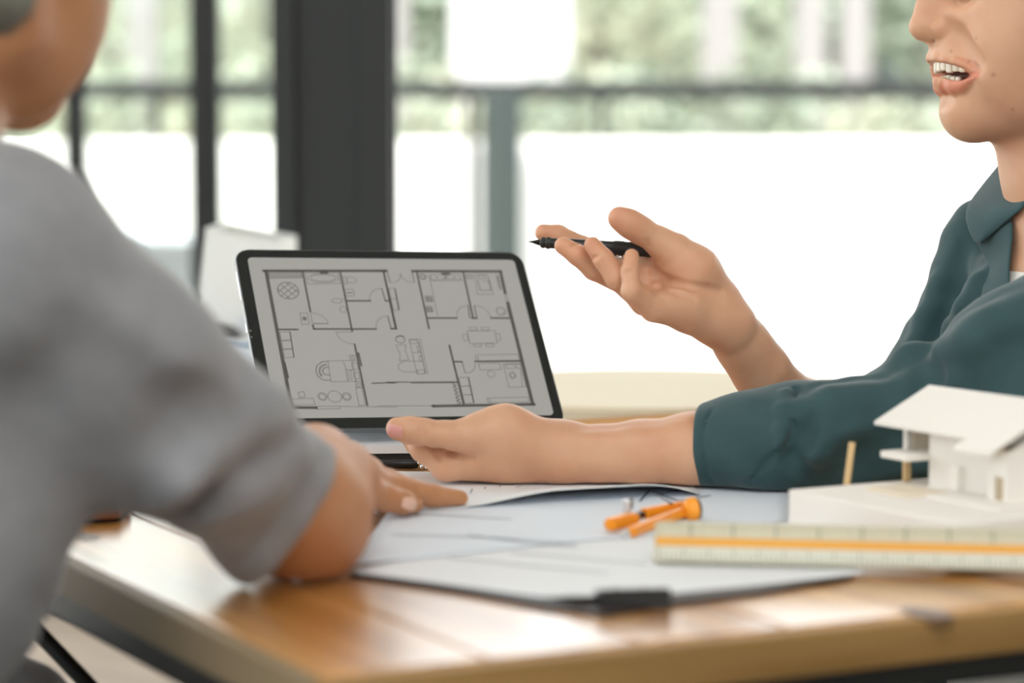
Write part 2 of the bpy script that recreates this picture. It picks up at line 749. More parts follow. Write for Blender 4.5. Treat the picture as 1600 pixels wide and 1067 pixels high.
# ================================================================== MATERIALS
M = {}
M['black_steel'] = mat('black_steel', srgb(30, 33, 32), 0.5, var=0.08, scale=8)
M['column'] = mat('column_paint', srgb(30, 33, 32), 0.5, var=0.05, scale=3)
M['grey_green'] = mat('grey_green_paint', srgb(52, 61, 59), 0.55, var=0.06, scale=4)
M['white_paint'] = mat('white_paint', srgb(238, 238, 234), 0.7, var=0.03, scale=4)
M['pale_grey_paint'] = mat('pale_grey_paint', srgb(138, 136, 134), 0.7, var=0.04, scale=4)
M['sign_white'] = mat('sign_white', srgb(196, 197, 198), 0.7, var=0.02, scale=4)
M['render_white'] = mat('white_render', srgb(240, 239, 235), 0.8, var=0.03, scale=2)
M['concrete'] = mat('pale_concrete', srgb(214, 211, 204), 0.8, var=0.06, scale=1.2)
M['ceiling'] = mat('ceiling_white', srgb(236, 234, 228), 0.8, var=0.02, scale=2)
M['plank'] = wood_mat('oiled_table_plank', srgb(162, 104, 42), srgb(222, 162, 88), rough=0.30, coat=1.0, axis='Y')
M['edge_wood'] = wood_mat('table_edge_wood', srgb(128, 96, 50), srgb(172, 134, 80), rough=0.5, axis='X')
M['floor_wood'] = wood_mat('grey_floor_plank', srgb(116, 98, 82), srgb(164, 144, 126), rough=0.55, axis='X', scale=0.3)
M['brown_wood'] = wood_mat('brown_board', srgb(96, 52, 22), srgb(140, 84, 40), rough=0.5, axis='X')
M['paper'] = mat('drawing_paper', srgb(232, 235, 238), 0.75, var=0.012, scale=14)
M['paper_blue'] = mat('bluish_paper', srgb(222, 229, 238), 0.75, var=0.012, scale=14)
M['ink'] = mat('grey_ink', srgb(96, 104, 118), 0.7, var=0.0)
M['black_board'] = mat('dark_clipboard', srgb(46, 36, 34), 0.45, var=0.1, scale=20)
M['black_plastic'] = mat('black_plastic', srgb(22, 23, 24), 0.35, var=0.05)
M['black_rubber'] = mat('black_rubber', srgb(26, 26, 26), 0.6, var=0.05)
M['alu'] = mat('silver_aluminium', srgb(226, 228, 231), 0.36, metal=0.7, var=0.02)
M['chrome'] = mat('chrome', srgb(220, 220, 222), 0.12, metal=1.0, var=0.0)
M['orange'] = mat('orange_plastic', srgb(250, 160, 40), 0.38, var=0.05, scale=40)
M['scale_cream'] = mat('scale_cream', srgb(200, 192, 166), 0.45, var=0.03)
M['scale_green'] = mat('scale_pale_green', srgb(206, 205, 189), 0.45, var=0.03)
M['scale_orange'] = mat('scale_orange', srgb(226, 158, 40), 0.45, var=0.03)
M['card'] = mat('model_white_card', srgb(238, 233, 226), 0.75, var=0.015, scale=20)
M['card_warm_shade'] = mat('model_warm_shade_card', srgb(226, 213, 192), 0.75, var=0.02, scale=20)  # beige of the deck; also carries the shade of the inner balcony wall
M['balsa'] = wood_mat('balsa_stick', srgb(196, 164, 116), srgb(222, 194, 148), rough=0.7, axis='Z')
M['cream_top'] = mat('cream_tabletop', srgb(228, 213, 184), 0.6, var=0.03, scale=3)
M['blue_card'] = mat('blue_card', srgb(38, 118, 160), 0.5, var=0.05)
M['pink_paper'] = mat('pink_paper', srgb(238, 212, 206), 0.7, var=0.03)
M['dock_white'] = mat('dock_white', srgb(232, 234, 237), 0.35, var=0.01)
M['desk_white'] = mat('white_laminate', srgb(226, 229, 232), 0.5, var=0.02)
M['leaf_a'] = mat('pale_green_leaf', srgb(164, 174, 154), 0.6, var=0.25, scale=3)
M['leaf_b'] = mat('dark_green_leaf', srgb(140, 152, 134), 0.6, var=0.25, scale=3)
M['leaf_c'] = mat('yellow_green_leaf', srgb(186, 190, 168), 0.6, var=0.25, scale=3)
M['bark'] = mat('grey_bark', srgb(120, 112, 104), 0.8, var=0.2, scale=6)
M['terracotta'] = mat('terracotta', srgb(176, 110, 84), 0.7, var=0.1, scale=6)
M['pink_brick'] = mat('pinkish_stone', srgb(186, 156, 146), 0.8, var=0.15, scale=2)
M['grout'] = mat('dark_gap', srgb(60, 52, 46), 0.9, var=0.05)

# ================================================================== SETTING
mb = MB()
mb.box((0, 0.85, -0.03), (9.0, 10.1, 0.04))
floor = tag(mb.build('floor', M['grout']), kind='structure')
# floor planks in the part of the room that shows under the table, running across the room
fw, fl_, ang = 0.142, 1.7, math.radians(-32)
me_plank = None
k = 0
for i in range(-12, 20):
    for j in range(-1, 2):
        cx, cy = (j + (i % 2) * 0.5) * fl_, i * fw
        x = -0.75 + cx * math.cos(ang) - cy * math.sin(ang)
        y = 4.0 + cx * math.sin(ang) + cy * math.cos(ang)
        if not (-3.4 < x < 1.6 and 1.6 < y < 5.75):
            continue
        if me_plank is None:
            o = MB().box((0, 0, -0.004), (fl_ - 0.004, fw - 0.004, 0.012), 0.0015, seg=1).build('plank', M['floor_wood'], floor)
            me_plank = o.data
        else:
            o = link(bpy.data.objects.new('plank', me_plank))
            o.parent = floor
        o.location = (x, y, 0)
        o.rotation_euler = (0, 0, ang)
ceil = tag(MB().box((0, 0.85, 3.06), (9.0, 10.1, 0.12)).build('ceiling', M['ceiling']), kind='structure')
M['room_wall'] = mat('room_wall_paint', srgb(196, 188, 176), 0.8, var=0.03, scale=2)
tag(MB().box((0, -4.15, 0.88), (9.0, 0.1, 1.76)).build('wall_back', M['room_wall']), kind='structure')  # unseen wall added to cut fill from behind, height set for the light
wl_ = tag(MB().box((-4.45, 0.0, 0.4), (0.1, 8.2, 0.8)).build('wall_left', M['room_wall']), kind='structure')  # unseen wall added for the light, open above to let it in from the left
for yy in np.arange(-4.0, 4.2, 1.15):
    MB().box((-4.45, yy, 1.9), (0.06, 0.06, 2.2), 0.003).build('mullion', M['black_steel'], wl_)
tag(MB().box((4.45, 0.0, 1.5), (0.1, 8.2, 3.0)).build('wall_right', M['room_wall']), kind='structure')  # unseen wall added to hold back light from the side

# dark steel column: an I-section seen nearly face on
cx0, cx1, cd = 425, 611, 3.55
a = P(424, 0, cd)
b = P(612, 0, cd)
xc, wcol = (a[0] + b[0]) / 2, b[0] - a[0]
yc = a[1] + 0.09
mb = MB()
mb.box((xc, yc - 0.075, 1.5), (wcol, 0.014, 3.0), 0.002)
mb.box((xc, yc + 0.075, 1.5), (wcol, 0.014, 3.0), 0.002)
mb.box((xc, yc, 1.5), (0.012, 0.15, 3.0))
col = tag(mb.build('trim_1', M['column']), kind='structure')
MB().box((xc + wcol * 0.36, yc - 0.09, 1.5), (wcol * 0.26, 0.022, 3.0), 0.002).build('column_cover', M['black_steel'], col)
MB().box((xc - wcol * 0.40, yc - 0.088, 1.5), (wcol * 0.19, 0.018, 3.0), 0.002).build('column_strip', M['column'], col)

# window frames left of the column with their glass
GL = 5.75
m, nt, bs = new_mat('window_glass')
for n in list(nt.nodes):
    if n.type != 'OUTPUT_MATERIAL':
        nt.nodes.remove(n)
tr = nt.nodes.new('ShaderNodeBsdfTransparent')
tr.inputs[0].default_value = (0.96, 0.98, 0.97, 1)
gs = nt.nodes.new('ShaderNodeBsdfGlossy')
gs.inputs['Roughness'].default_value = 0.02
fr = nt.nodes.new('ShaderNodeFresnel')
fr.inputs[0].default_value = 1.3
mxs = nt.nodes.new('ShaderNodeMixShader')
nt.links.new(fr.outputs[0], mxs.inputs[0])
nt.links.new(tr.outputs[0], mxs.inputs[1])
nt.links.new(gs.outputs[0], mxs.inputs[2])
nt.links.new(mxs.outputs[0], nt.nodes['Material Output'].inputs[0])
M['glass'] = m


def mullion(px0, px1, d, nm):
    a, b = P(px0, 100, d), P(px1, 100, d)
    mb = MB()
    w = b[0] - a[0]
    mb.box(((a[0] + b[0]) / 2, a[1], 1.5), (w, 0.05, 3.0), 0.003)
    mb.box(((a[0] + b[0]) / 2 - w * 0.55, a[1] + 0.02, 1.5), (w * 0.3, 0.03, 3.0), 0.002)
    return tag(mb.build(nm, M['black_steel']), kind='structure'), (a[0] + b[0]) / 2, a[1]


f1, x1, y1 = mullion(104, 133, GL, 'window_1')
f2, x2, y2 = mullion(303, 344, GL, 'window_2')
f0, x0_, y0_ = mullion(-190, -150, GL, 'window_3')
for par, xa, xb in ((f0, x0_, x1), (f1, x1, x2), (f2, x2, xc - wcol / 2)):
    MB().box(((xa + xb) / 2, y1 + 0.012, 1.55), (xb - xa - 0.03, 0.006, 2.9)).build('pane', M['glass'], par)
    MB().box(((xa + xb) / 2, y1, 0.05), (xb - xa - 0.02, 0.05, 0.10), 0.003).build('bottom_rail', M['black_steel'], par)

# terrace outside
tag(MB().box((0, 27.3, -0.05), (60, 45.5, 0.06)).build('ground', M['concrete']), kind='structure')
PY = 8.6
tag(MB().box((0, PY + 0.08, 0.5), (16, 0.16, 1.0), 0.01).build('wall_parapet', M['render_white']), kind='structure')
# dark handrail on posts along the parapet
rl = thing('terrace_railing', 'dark grey metal handrail running along the top of the white terrace wall', 'railing', (0, PY + 0.08, 1.0))
zr = P(800, 140, PY)[2] - 1.0
MB().box((0, 0, zr), (16, 0.06, 0.065), 0.006).build('handrail', M['black_steel'], rl)
for i, xx in enumerate(np.arange(-7.5, 7.6, 1.5)):
    MB().box((xx + 0.3, 0, zr / 2), (0.03, 0.03, zr)).build('post', M['black_steel'], rl)

# ---- outside: signboard on its post, columns of the house opposite, planting
d = PY - 0.25
a, b = P(750, 140, d), P(816, 140, d)
w = (b[0] - a[0])
np_ = thing('post', 'thick square grey-green post standing in front of the white terrace wall', 'post', ((a[0] + b[0]) / 2, a[1], 0), math.radians(24))
zt = P(800, 138, d)[2]
w2_ = w / (math.cos(math.radians(24)) + math.sin(math.radians(24)))
MB().box((0, 0, zt / 2), (w2_, w2_, zt), 0.006).build('shaft', M['grey_green'], np_)
MB().box((0, 0, 0.012), (w2_ * 2, w2_ * 2, 0.024), 0.003).build('base_plate', M['grey_green'], np_)
a2_ = P(741, 140, d)
MB().box((-(w * 0.5 + 0.014), 0.06, zt / 2), (0.026, 0.03, zt), 0.003, ).build('cable_channel', M['black_steel'], np_)
d = 10.4
c, e = P(706, 120, d), P(890, 120, d)
zs = P(800, 133, d)[2]
sg = thing('signboard', 'blank white board on two thin legs standing beyond the railing', 'sign', ((c[0] + e[0]) / 2, c[1], 0))
wb = e[0] - c[0]
MB().box((0, 0, zs + 0.45), (wb, 0.05, 0.9), 0.008).build('board', M['sign_white'], sg)
for sx_ in (-1, 1):
    MB().box((sx_ * wb * 0.38, 0.04, (zs + 0.3) / 2), (0.035, 0.035, zs + 0.3), 0.003).build('leg', M['white_paint'], sg)

ho = thing('house', 'pale columned house across the terrace behind the railing', 'building', (0, 17.0, 0))
MB().box((0, 2.2, 1.6), (26, 0.2, 3.2)).build('wall', mat('pale_green_render', srgb(176, 186, 166), 0.8, var=0.12, scale=0.8), ho)
MB().box((0, 0.8, 3.1), (26, 3.4, 0.22)).build('roof', M['white_paint'], ho)
MB().box((0, 0.9, 0.12), (26, 3.2, 0.24)).build('plinth', M['pink_brick'], ho)
pg = thing('pergola', 'pale pergola columns with a flat beam beyond the railing', 'pergola', (0, 11.4, 0))
for px0, px1 in ((1095, 1150), (1238, 1286), (1308, 1354), (606, 640), (205, 250), (-60, 0), (1660, 1710)):
    a, b = P(px0, 60, 11.4), P(px1, 60, 11.4)
    MB().box(((a[0] + b[0]) / 2, 0, 1.35), (b[0] - a[0], b[0] - a[0], 2.7), 0.01).build('column', M['pale_grey_paint'], pg)
MB().box((0.1, 0, 2.76), (5.6, 0.2, 0.12), 0.01).build('beam', M['pale_grey_paint'], pg)
for px0, px1 in ((640, 700), (1365, 1450), (420, 520), (1500, 1600), (10, 90)):
    a, b = P(px0, 60, 19.0), P(px1, 60, 19.0)
    wd = MB().box(((a[0] + b[0]) / 2, 2.06, 1.6), (b[0] - a[0], 0.1, 2.2), 0.01).build('window', M['black_steel'], ho)
    MB().box(((a[0] + b[0]) / 2, 2.0, 1.6), ((b[0] - a[0]) * 0.86, 0.03, 2.0)).build('pane', mat('dark_window_glass', srgb(70, 84, 84), 0.1, var=0.0), wd)


def leaf_ball(mb, c, r, n, ls, seed):
    """a crown of separate leaf blades scattered through a ball"""
    g = np.random.default_rng(seed)
    c = np.asarray(c, float)
    for _ in range(n):
        v = g.normal(size=3)
        v /= np.linalg.norm(v)
        p = c + v * np.asarray(r) * (0.35 + 0.65 * g.random() ** 0.5)
        t = g.normal(size=3)
        t /= np.linalg.norm(t)
        s = np.cross(t, g.normal(size=3))
        s /= np.linalg.norm(s)
        l = ls * (0.7 + 0.6 * g.random())
        vs = [mb.bm.verts.new(tuple(q)) for q in (p - t * l, p + s * l * 0.35, p + t * l, p - s * l * 0.35)]
        mb.bm.faces.new(vs)


def plant(name, label, cat, x, y, z0, h, r, m, n, ls, seed, group=None, stem_r=0.012):
    t = thing(name, label, cat, (x, y, z0), group=group)
    MB().cyl((0, 0, 0), (0.02, 0, h * 0.6), stem_r * 1.2, stem_r * 0.7, 8).build('stem', M['bark'], t)
    mb = MB()
    leaf_ball(mb, (0, 0, h - r[2]), r, n, ls, seed)
    f = mb.build('foliage', M[m], t)
    f['kind'] = 'stuff'
    return t


# shrubs in the bed just beyond the parapet
tag(MB().box((0, PY + 0.75, 0.35), (16, 0.9, 0.7), 0.01).build('planter_bed', M['pink_brick']), 'long low pinkish stone planter bed behind the white terrace wall', 'planter')
i = 0
for px, hh, mt in ((30, .55, 'leaf_a'), (110, .62, 'leaf_c'), (200, .6, 'leaf_a'), (290, .5, 'leaf_c'), (390, .58, 'leaf_a'), (500, .55, 'leaf_b'),
                   (640, .6, 'leaf_a'), (700, .56, 'leaf_c'), (850, .58, 'leaf_b'), (905, .5, 'leaf_b'), (960, .56, 'leaf_a'), (1010, .6, 'leaf_b'), (1075, .5, 'leaf_b'),
                   (1140, .56, 'leaf_a'), (1200, .52, 'leaf_b'), (1275, .58, 'leaf_a'), (1345, .5, 'leaf_c'), (1420, .54, 'leaf_b'), (1500, .5, 'leaf_a')):
    q = P(px, 180, PY + 0.75)
    nth = ('first second third fourth fifth sixth seventh eighth ninth tenth eleventh twelfth thirteenth fourteenth fifteenth sixteenth seventeenth eighteenth nineteenth').split()[i]
    look = {'leaf_a': 'fresh green', 'leaf_b': 'dark green', 'leaf_c': 'yellowish green'}[mt]
    plant('shrub', look + ' leafy shrub behind the white terrace wall, ' + nth + ' from the left', 'shrub', q[0], PY + 0.75 + (0.21 if i % 2 else -0.21), 0.7, hh, (0.17, 0.19, 0.2), mt, 130, 0.045, 100 + i,
          group='shrubs behind the terrace wall')
    i += 1
# trees between the railing and the house
for px, d, hh, rr, mt, lab in ((165, 13, 2.6, (.85, .7, .95), 'leaf_a', 'bushy pale green tree at the far left beyond the window frames'),
                               (925, 12.6, 2.7, (.42, .42, .9), 'leaf_c', 'yellow-green tree just right of the white signboard'),
                               (1045, 14.4, 2.5, (.48, .48, .8), 'leaf_a', 'fresh green tree between the signboard and the pale columns'),
                               (1195, 13.0, 2.6, (.26, .42, .9), 'leaf_a', 'slim green tree standing between two pale columns'),
                               (1298, 15, 2.4, (.16, .2, .9), 'leaf_b', 'narrow dark cypress standing between two white columns'),
                               (1440, 13.6, 2.7, (.5, .5, .7), 'leaf_b', 'dark green tree beyond the railing by the smiling man'),
                               (655, 13.4, 2.6, (.38, .42, .7), 'leaf_b', 'dark green tree between the steel column and the signboard')):
    q = P(px, 60, d)
    plant('tree', lab, 'tree', q[0], q[1], 0.0, hh, rr, mt, 700, 0.09, 300 + int(px), stem_r=0.06)

# ================================================================== TABLE
TA = math.radians(27.2)
c0 = T(508, 1056)
TL, TW, TH = 0.86, 0.952, 0.025        # along the front edge, along the left edge, thickness
tm = Matrix.Translation((c0[0], c0[1], 0)) @ Matrix.Rotation(TA, 4, 'Z')
table = thing('table', 'varnished wooden plank table with a black steel frame in the middle of the room', 'table', mtx=tm)
n = 9
pw = 0.092
x = 0.0
i = 0
while x < TL - 0.01:
    w = min(pw, TL - x)
    MB().box((x + w / 2, TW / 2, TZ - TH / 2), (w - 0.0016, TW, TH), 0.0014).build('plank', M['plank'], table)
    x += w
MB().box((TL / 2, TW / 2, TZ - TH - 0.002), (TL - 0.01, TW - 0.01, 0.004)).build('underside', M['edge_wood'], table)
MB().box((TL / 2, -0.0055, TZ - TH / 2 - 0.001), (TL + 0.012, 0.011, TH), 0.002).build('front_edging', M['edge_wood'], table)
MB().box((-0.0045, TW / 2, TZ - TH / 2 - 0.001), (0.009, TW, TH), 0.002).build('side_edging', mat('side_edge_wood', srgb(138, 118, 88), 0.55, var=0.15, scale=25, stretch=(1, .1, 1)), table)
MB().box((TL / 2, TW - 0.034, TZ - 0.0005), (TL, 0.07, 0.003), 0.0008).build('unglossed_strip', wood_mat('unglossed_wood', srgb(176, 118, 44), srgb(210, 150, 66), rough=0.75, axis='X', spec=0.2), table)  # matte strip added so the far edge stays orange, without the bright reflection
fz = TZ - TH - 0.004 - 0.009
for cx_, cy_, sx, sy in ((TL / 2, 0.03, TL - 0.02, 0.03), (TL / 2, TW - 0.03, TL - 0.02, 0.03), (0.012, TW / 2, 0.024, TW - 0.02), (TL - 0.03, TW / 2, 0.03, TW - 0.02)):
    MB().box((cx_, cy_, fz), (sx, sy, 0.018), 0.002).build('frame_rail', M['black_steel'], table)
for cx_, cy_ in ((0.05, 0.05), (TL - 0.05, 0.05), (0.35, TW - 0.03), (TL - 0.05, TW - 0.05)):
    mb = MB()
    mb.box((cx_, cy_, (fz - 0.009) / 2), (0.03, 0.03, fz - 0.009), 0.002)
    mb.box((cx_, cy_, 0.006), (0.04, 0.04, 0.012), 0.002)
    mb.build('leg', M['black_steel'], table)
# diagonal brace on the left side and a low stretcher
MB().cyl((0.006, 0.604, 0.695), (0.36, 0.05, 0.21), 0.0058, seg=12).build('brace', M['black_steel'], table)
MB().box((TL / 2, 0.05, 0.21), (TL - 0.1, 0.02, 0.02), 0.002).build('stretcher', M['black_steel'], table)
TI = tm.inverted()


def tl(p):
    v = TI @ Vector(tuple(map(float, p)))
    return v


# dark knots in the tabletop
def knot(px, py, sx, sy):
    q = T(px, py)
    v = tl(q)
    mb = MB()
    mb.cyl((v.x, v.y, TZ - 0.004), (v.x, v.y, TZ + 0.0002), 1.0, seg=20)
    bmesh.ops.scale(mb.bm, vec=(sx, sy, 1), space=Matrix.Translation((-v.x, -v.y, 0)), verts=mb.bm.verts)
    mb.build('knot', mat('knot_wood', srgb(104, 74, 48), 0.4, var=0.2, scale=90), table)


knot(128, 838, 0.011, 0.02)
knot(1447, 957, 0.012, 0.02)

# ------------------------------------------------------------------ papers
def sheet(name, label, corners, m, z, lift=None, nx=26, ny=26, th=0.0003, group=None):
    """a sheet of paper over the quad of four table pixels; LIFT(u, v) raises it"""
    cs = [T(*c) for c in corners]
    v = []
    o0 = cs[0].copy()
    o0[2] = TZ
    for j in range(ny + 1):
        for i in range(nx + 1):
            a, b = i / nx, j / ny
            p = (1 - a) * (1 - b) * cs[0] + a * (1 - b) * cs[1] + a * b * cs[2] + (1 - a) * b * cs[3]
            p = p - o0
            p[2] = z - TZ + (lift(a, b) if lift else 0)
            v.append(p)
    f = [(j * (nx + 1) + i, j * (nx + 1) + i + 1, (j + 1) * (nx + 1) + i + 1, (j + 1) * (nx + 1) + i) for j in range(ny) for i in range(nx)]
    N = len(v)
    v2 = v + [p - np.array([0, 0, th]) for p in v]
    f2 = f + [tuple(k + N for k in reversed(q)) for q in f]
    rim = [i for i in range(nx + 1)] + [(j * (nx + 1) + nx) for j in range(1, ny + 1)] + [ny * (nx + 1) + i for i in range(nx - 1, -1, -1)] + [j * (nx + 1) for j in range(ny - 1, 0, -1)]
    for a, b in zip(rim, rim[1:] + rim[:1]):
        f2.append((b, a, a + N, b + N))
    me = mesh_obj(name, v2, f2, m, None, True)
    me.location = tuple(o0)
    tag(me, label, 'paper', group)
    return me, o0


def ink_lines(parent, o0, lines, z, name='printed_lines', m=None, w=0.0007):
    """flat printed strokes lying on a sheet; pixels of the photograph are table points"""
    mb = MB()
    for ln in lines:
        pts = [T(*p) for p in ln]
        for a, b in zip(pts[:-1], pts[1:]):
            d = b - a
            L = np.linalg.norm(d[:2])
            if L < 1e-6:
                continue
            nrm = np.array([-d[1], d[0], 0]) / L * w
            q = [a - nrm, b - nrm, b + nrm, a + nrm]
            vs = [mb.bm.verts.new((p[0] - o0[0], p[1] - o0[1], z - TZ)) for p in q]
            mb.bm.faces.new(vs)
    o = mb.build(name, m or M['ink'], parent)
    o['kind'] = 'stuff'
    return o


# dark board under the papers, its near corner showing
cb = thing('clipboard', 'dark brown clipboard under the drawings, its edge showing beneath the lowest sheet', 'clipboard', T(905, 953))
pts = [T(*p) for p in ((545, 903), (700, 926), (860, 954), (945, 966), (1060, 946), (1180, 932), (1330, 908), (1260, 850), (700, 850))]
MB().prism([(p[0] - cb.location.x, p[1] - cb.location.y) for p in pts], 0.0002, 0.0028, 0.0010).build('board', M['black_board'], cb)

# sheets from the lowest to the topmost
s1, o1 = sheet('drawing_sheet', 'large white drawing sheet lowest on the table, its front corner on the dark clipboard', [(908, 951), (1348, 904), (1235, 766), (540, 899)], M['paper'], TZ + 0.0034,
               lift=lambda a, b: 0.004 * math.exp(-((a) ** 2 + (b) ** 2) / 0.01) + 0.0002 * math.sin(7 * a + 4 * b))
s2, o2 = sheet('drawing_sheet', 'white drawing sheet running under the orange compass to the white model base', [(548, 892), (1235, 822), (1235, 766), (640, 760)], M['paper_blue'], TZ + 0.0042,
               lift=lambda a, b: 0.0003 * math.sin(6 * a) * math.sin(3 * b))
def curl(a, b):
    t = min(1.0, max(0.0, (a - 0.22) / 0.35))
    w = t * t * (3 - 2 * t) * (1 - max(0, (a - 0.8) / 0.2) ** 2)
    return 0.0095 * w * math.exp(-(b / 0.30) ** 2) + 0.0002 * math.sin(9 * a)


s3, o3 = sheet('drawing_sheet', 'pale drawing sheet with curled front edge under the spread hand', [(585, 812), (1095, 783), (1075, 757), (598, 745)], M['paper'], TZ + 0.0048, lift=curl)
s4, o4 = sheet('drawing_sheet', 'white sheet farthest back on the table by the corner of the tablet', [(868, 672), (962, 668), (948, 657), (872, 658)], M['paper'], TZ + 0.0006)
ink_lines(s2, o2, [[(612, 846), (760, 850), (900, 860)], [(640, 812), (800, 822)], [(730, 846), (820, 858), (905, 866)], [(1000, 792), (1015, 775), (1060, 792), (1110, 783)], [(1030, 782), (1090, 768)]], TZ + 0.0047, w=0.0009)
ink_lines(s1, o1, [[(700, 880), (950, 905)], [(800, 872), (1010, 890)]], TZ + 0.00375, w=0.0008)
ink_lines(s3, o3, [[(735, 786), (738, 779)], [(757, 779), (759, 776)], [(780, 776), (783, 774)], [(806, 776), (870, 769), (905, 770)], [(806, 776), (822, 771), (872, 765)], [(850, 768), (870, 773)]], TZ + 0.0074, w=0.0005)

# binder clip at the front corner
q = T(990, 951)
bc = thing('binder_clip', 'black binder clip gripping the front corner of the drawings', 'clip', q, math.radians(8))
mb = MB()
v0 = [(-0.021, -0.006, -0.0), (0.021, -0.006, 0), (0.021, 0.014, 0.002), (-0.021, 0.014, 0.002), (-0.021, -0.006, 0.0125), (0.021, -0.006, 0.0125), (0.021, 0.014, 0.0092), (-0.021, 0.014, 0.0092)]
mb.hexa(v0)
bmesh.ops.bevel(mb.bm, geom=list(mb.bm.edges), offset=0.0012, segments=2, affect='EDGES')
mb.build('body', M['black_plastic'], bc)
MB().tube([(-0.008, 0.012, 0.0098), (-0.009, 0.022, 0.0062), (-0.006, 0.032, 0.0052), (0.006, 0.032, 0.0052), (0.009, 0.022, 0.0062), (0.008, 0.012, 0.0098)], 0.0007).build('wire_handle', M['black_steel'], bc)
# curled translucent paper corner beside the clip is the lifted corner of the lowest sheet

# ------------------------------------------------------------------ brown board at the far left of the table
q = [T(92, 822), T(186, 817), T(205, 800), T(96, 803)]
bb = thing('wooden_board', 'small brown wooden board at the left edge of the table behind the grey sleeve', 'board', q[0])
MB().prism([(p[0] - q[0][0], p[1] - q[0][1]) for p in q], 0.003, 0.013, 0.001).build('slab', M['brown_wood'], bb)
MB().prism([(p[0] * 0.9 + q[2][0] * 0.1 - q[0][0], p[1] * 0.9 + q[2][1] * 0.1 - q[0][1]) for p in q], 0.0, 0.003).build('shadow_layer', M['black_rubber'], bb)  # black layer standing in for the shadow beneath the board

# ------------------------------------------------------------------ tablet on its aluminium keyboard dock
TBW, TBH = 0.2605, 0.1878
obs = [(366, 391), (813, 393), (886, 667), (415, 671)]
# pose recovered from the four corners: bottom centre, yaw, lean, roll
tb_c = _C + (np.array([-0.073, 2.004, 0.79]) - _C) * (TBW / 0.2476)
yaw, lean, roll = math.radians(20.7), math.radians(41.1), math.radians(-1.9)
wv = np.array([math.cos(yaw), math.sin(yaw), 0])
n0 = np.array([math.sin(yaw), -math.cos(yaw), 0])
uu = math.cos(lean) * np.array([0, 0, 1.0]) - math.sin(lean) * n0
w2 = math.cos(roll) * wv + math.sin(roll) * uu
u2 = -math.sin(roll) * wv + math.cos(roll) * uu
n2 = np.cross(w2, u2)                       # points to the viewer
tbm = Matrix(((w2[0], u2[0], n2[0], tb_c[0]), (w2[1], u2[1], n2[1], tb_c[1]), (w2[2], u2[2], n2[2], tb_c[2]), (0, 0, 0, 1)))
tablet = thing('tablet', 'tablet computer showing a grey floor plan, propped up on the table', 'tablet', mtx=tbm)


def rrect(w, h, r, y0=0.0, seg=8):
    pts = []
    for cx_, cy_, a0 in ((w / 2 - r, y0 + h - r, 0), (-w / 2 + r, y0 + h - r, 90), (-w / 2 + r, y0 + r, 180), (w / 2 - r, y0 + r, 270)):
        for k in range(seg + 1):
            a = math.radians(a0 + 90 * k / seg)
            pts.append((cx_ + r * math.cos(a), cy_ + r * math.sin(a)))
    return pts


MB().prism(rrect(TBW, TBH, 0.0125), -0.0056, -0.0002, 0.0008).build('shell', mat('tablet_shell', srgb(120, 124, 128), 0.4, metal=0.8, var=0.0), tablet)
MB().prism(rrect(TBW - 0.0016, TBH - 0.0016, 0.0118, 0.0008), -0.0002, 0.0002, 0.0001).build('bezel', mat('black_bezel', srgb(24, 28, 28), 0.22, var=0.0), tablet)
# side buttons
MB().box((-TBW / 2, TBH * 0.80, -0.003), (0.0012, 0.030, 0.0026), 0.0004).build('button', M['alu'], tablet)
MB().box((-TBW / 2, TBH * 0.56, -0.003), (0.0012, 0.010, 0.0026), 0.0004).build('button', M['alu'], tablet)


def S(px, py):
    """photograph pixel -> local point on the glass"""
    D = _F + _R * (px - 800) / FPX - _U * (py - 533.5) / FPX
    t = ((tb_c - _C) @ n2) / (D @ n2)
    p = _C + D * t - tb_c
    return p @ w2, p @ u2


scr = [S(383, 404), S(805, 405), S(863, 648), S(436, 655)]
sx0 = (scr[0][0] + scr[3][0]) / 2
sx1 = (scr[1][0] + scr[2][0]) / 2
sy0 = (scr[2][1] + scr[3][1]) / 2
sy1 = (scr[0][1] + scr[1][1]) / 2
MB().prism([(p[0] + (sx0 + sx1) / 2, p[1]) for p in rrect(sx1 - sx0, sy1 - sy0, 0.004, sy0)], 0.0002, 0.00035).build('screen', emit_mat('lit_screen', srgb(160, 158, 152), SCREEN), tablet)

plan = MB()


def pl_line(pts, w, z=0.00045):
    pts = [np.array(p) for p in pts]
    for a, b in zip(pts[:-1], pts[1:]):
        d = b - a
        L = np.linalg.norm(d)
        if L < 1e-7:
            continue
        d = d / L
        nn = np.array([-d[1], d[0]]) * w / 2
        a2, b2 = a - d * w * 0.4, b + d * w * 0.4
        vs = [plan.bm.verts.new((q[0], q[1], z)) for q in (a2 - nn, b2 - nn, b2 + nn, a2 + nn)]
        plan.bm.faces.new(vs)


def A_(x, y):
    return S(400 + x / 4.268, 410 + y / 4.268)


def B_(x, y):
    return S(590 + x / 4.269, 410 + y / 4.269)


def run(F_, pts, w=0.00042):
    pl_line([F_(*p) for p in pts], w)


def arc(F_, cen, p0, p1, w=0.00042, n=8):
    """quarter curve from p0 to p1 about cen (affine)"""
    c, a, b = np.array(cen, float), np.array(p0, float), np.array(p1, float)
    pts = [c + (a - c) * math.cos(t) + (b - c) * math.sin(t) for t in np.linspace(0, math.pi / 2, n)]
    run(F_, pts, w)


def oval(F_, cx_, cy_, rx, ry, w=0.00042, n=20, sk=0.2):
    run(F_, [(cx_ + rx * math.cos(t) + sk * ry * math.sin(t), cy_ + ry * math.sin(t)) for t in np.linspace(0, 2 * math.pi, n)], w)


def quad(F_, a, b, c, d, w=0.00042):
    run(F_, [a, b, c, d, a], w)


OW, IW, TH_ = 0.0028, 0.0017, 0.00046
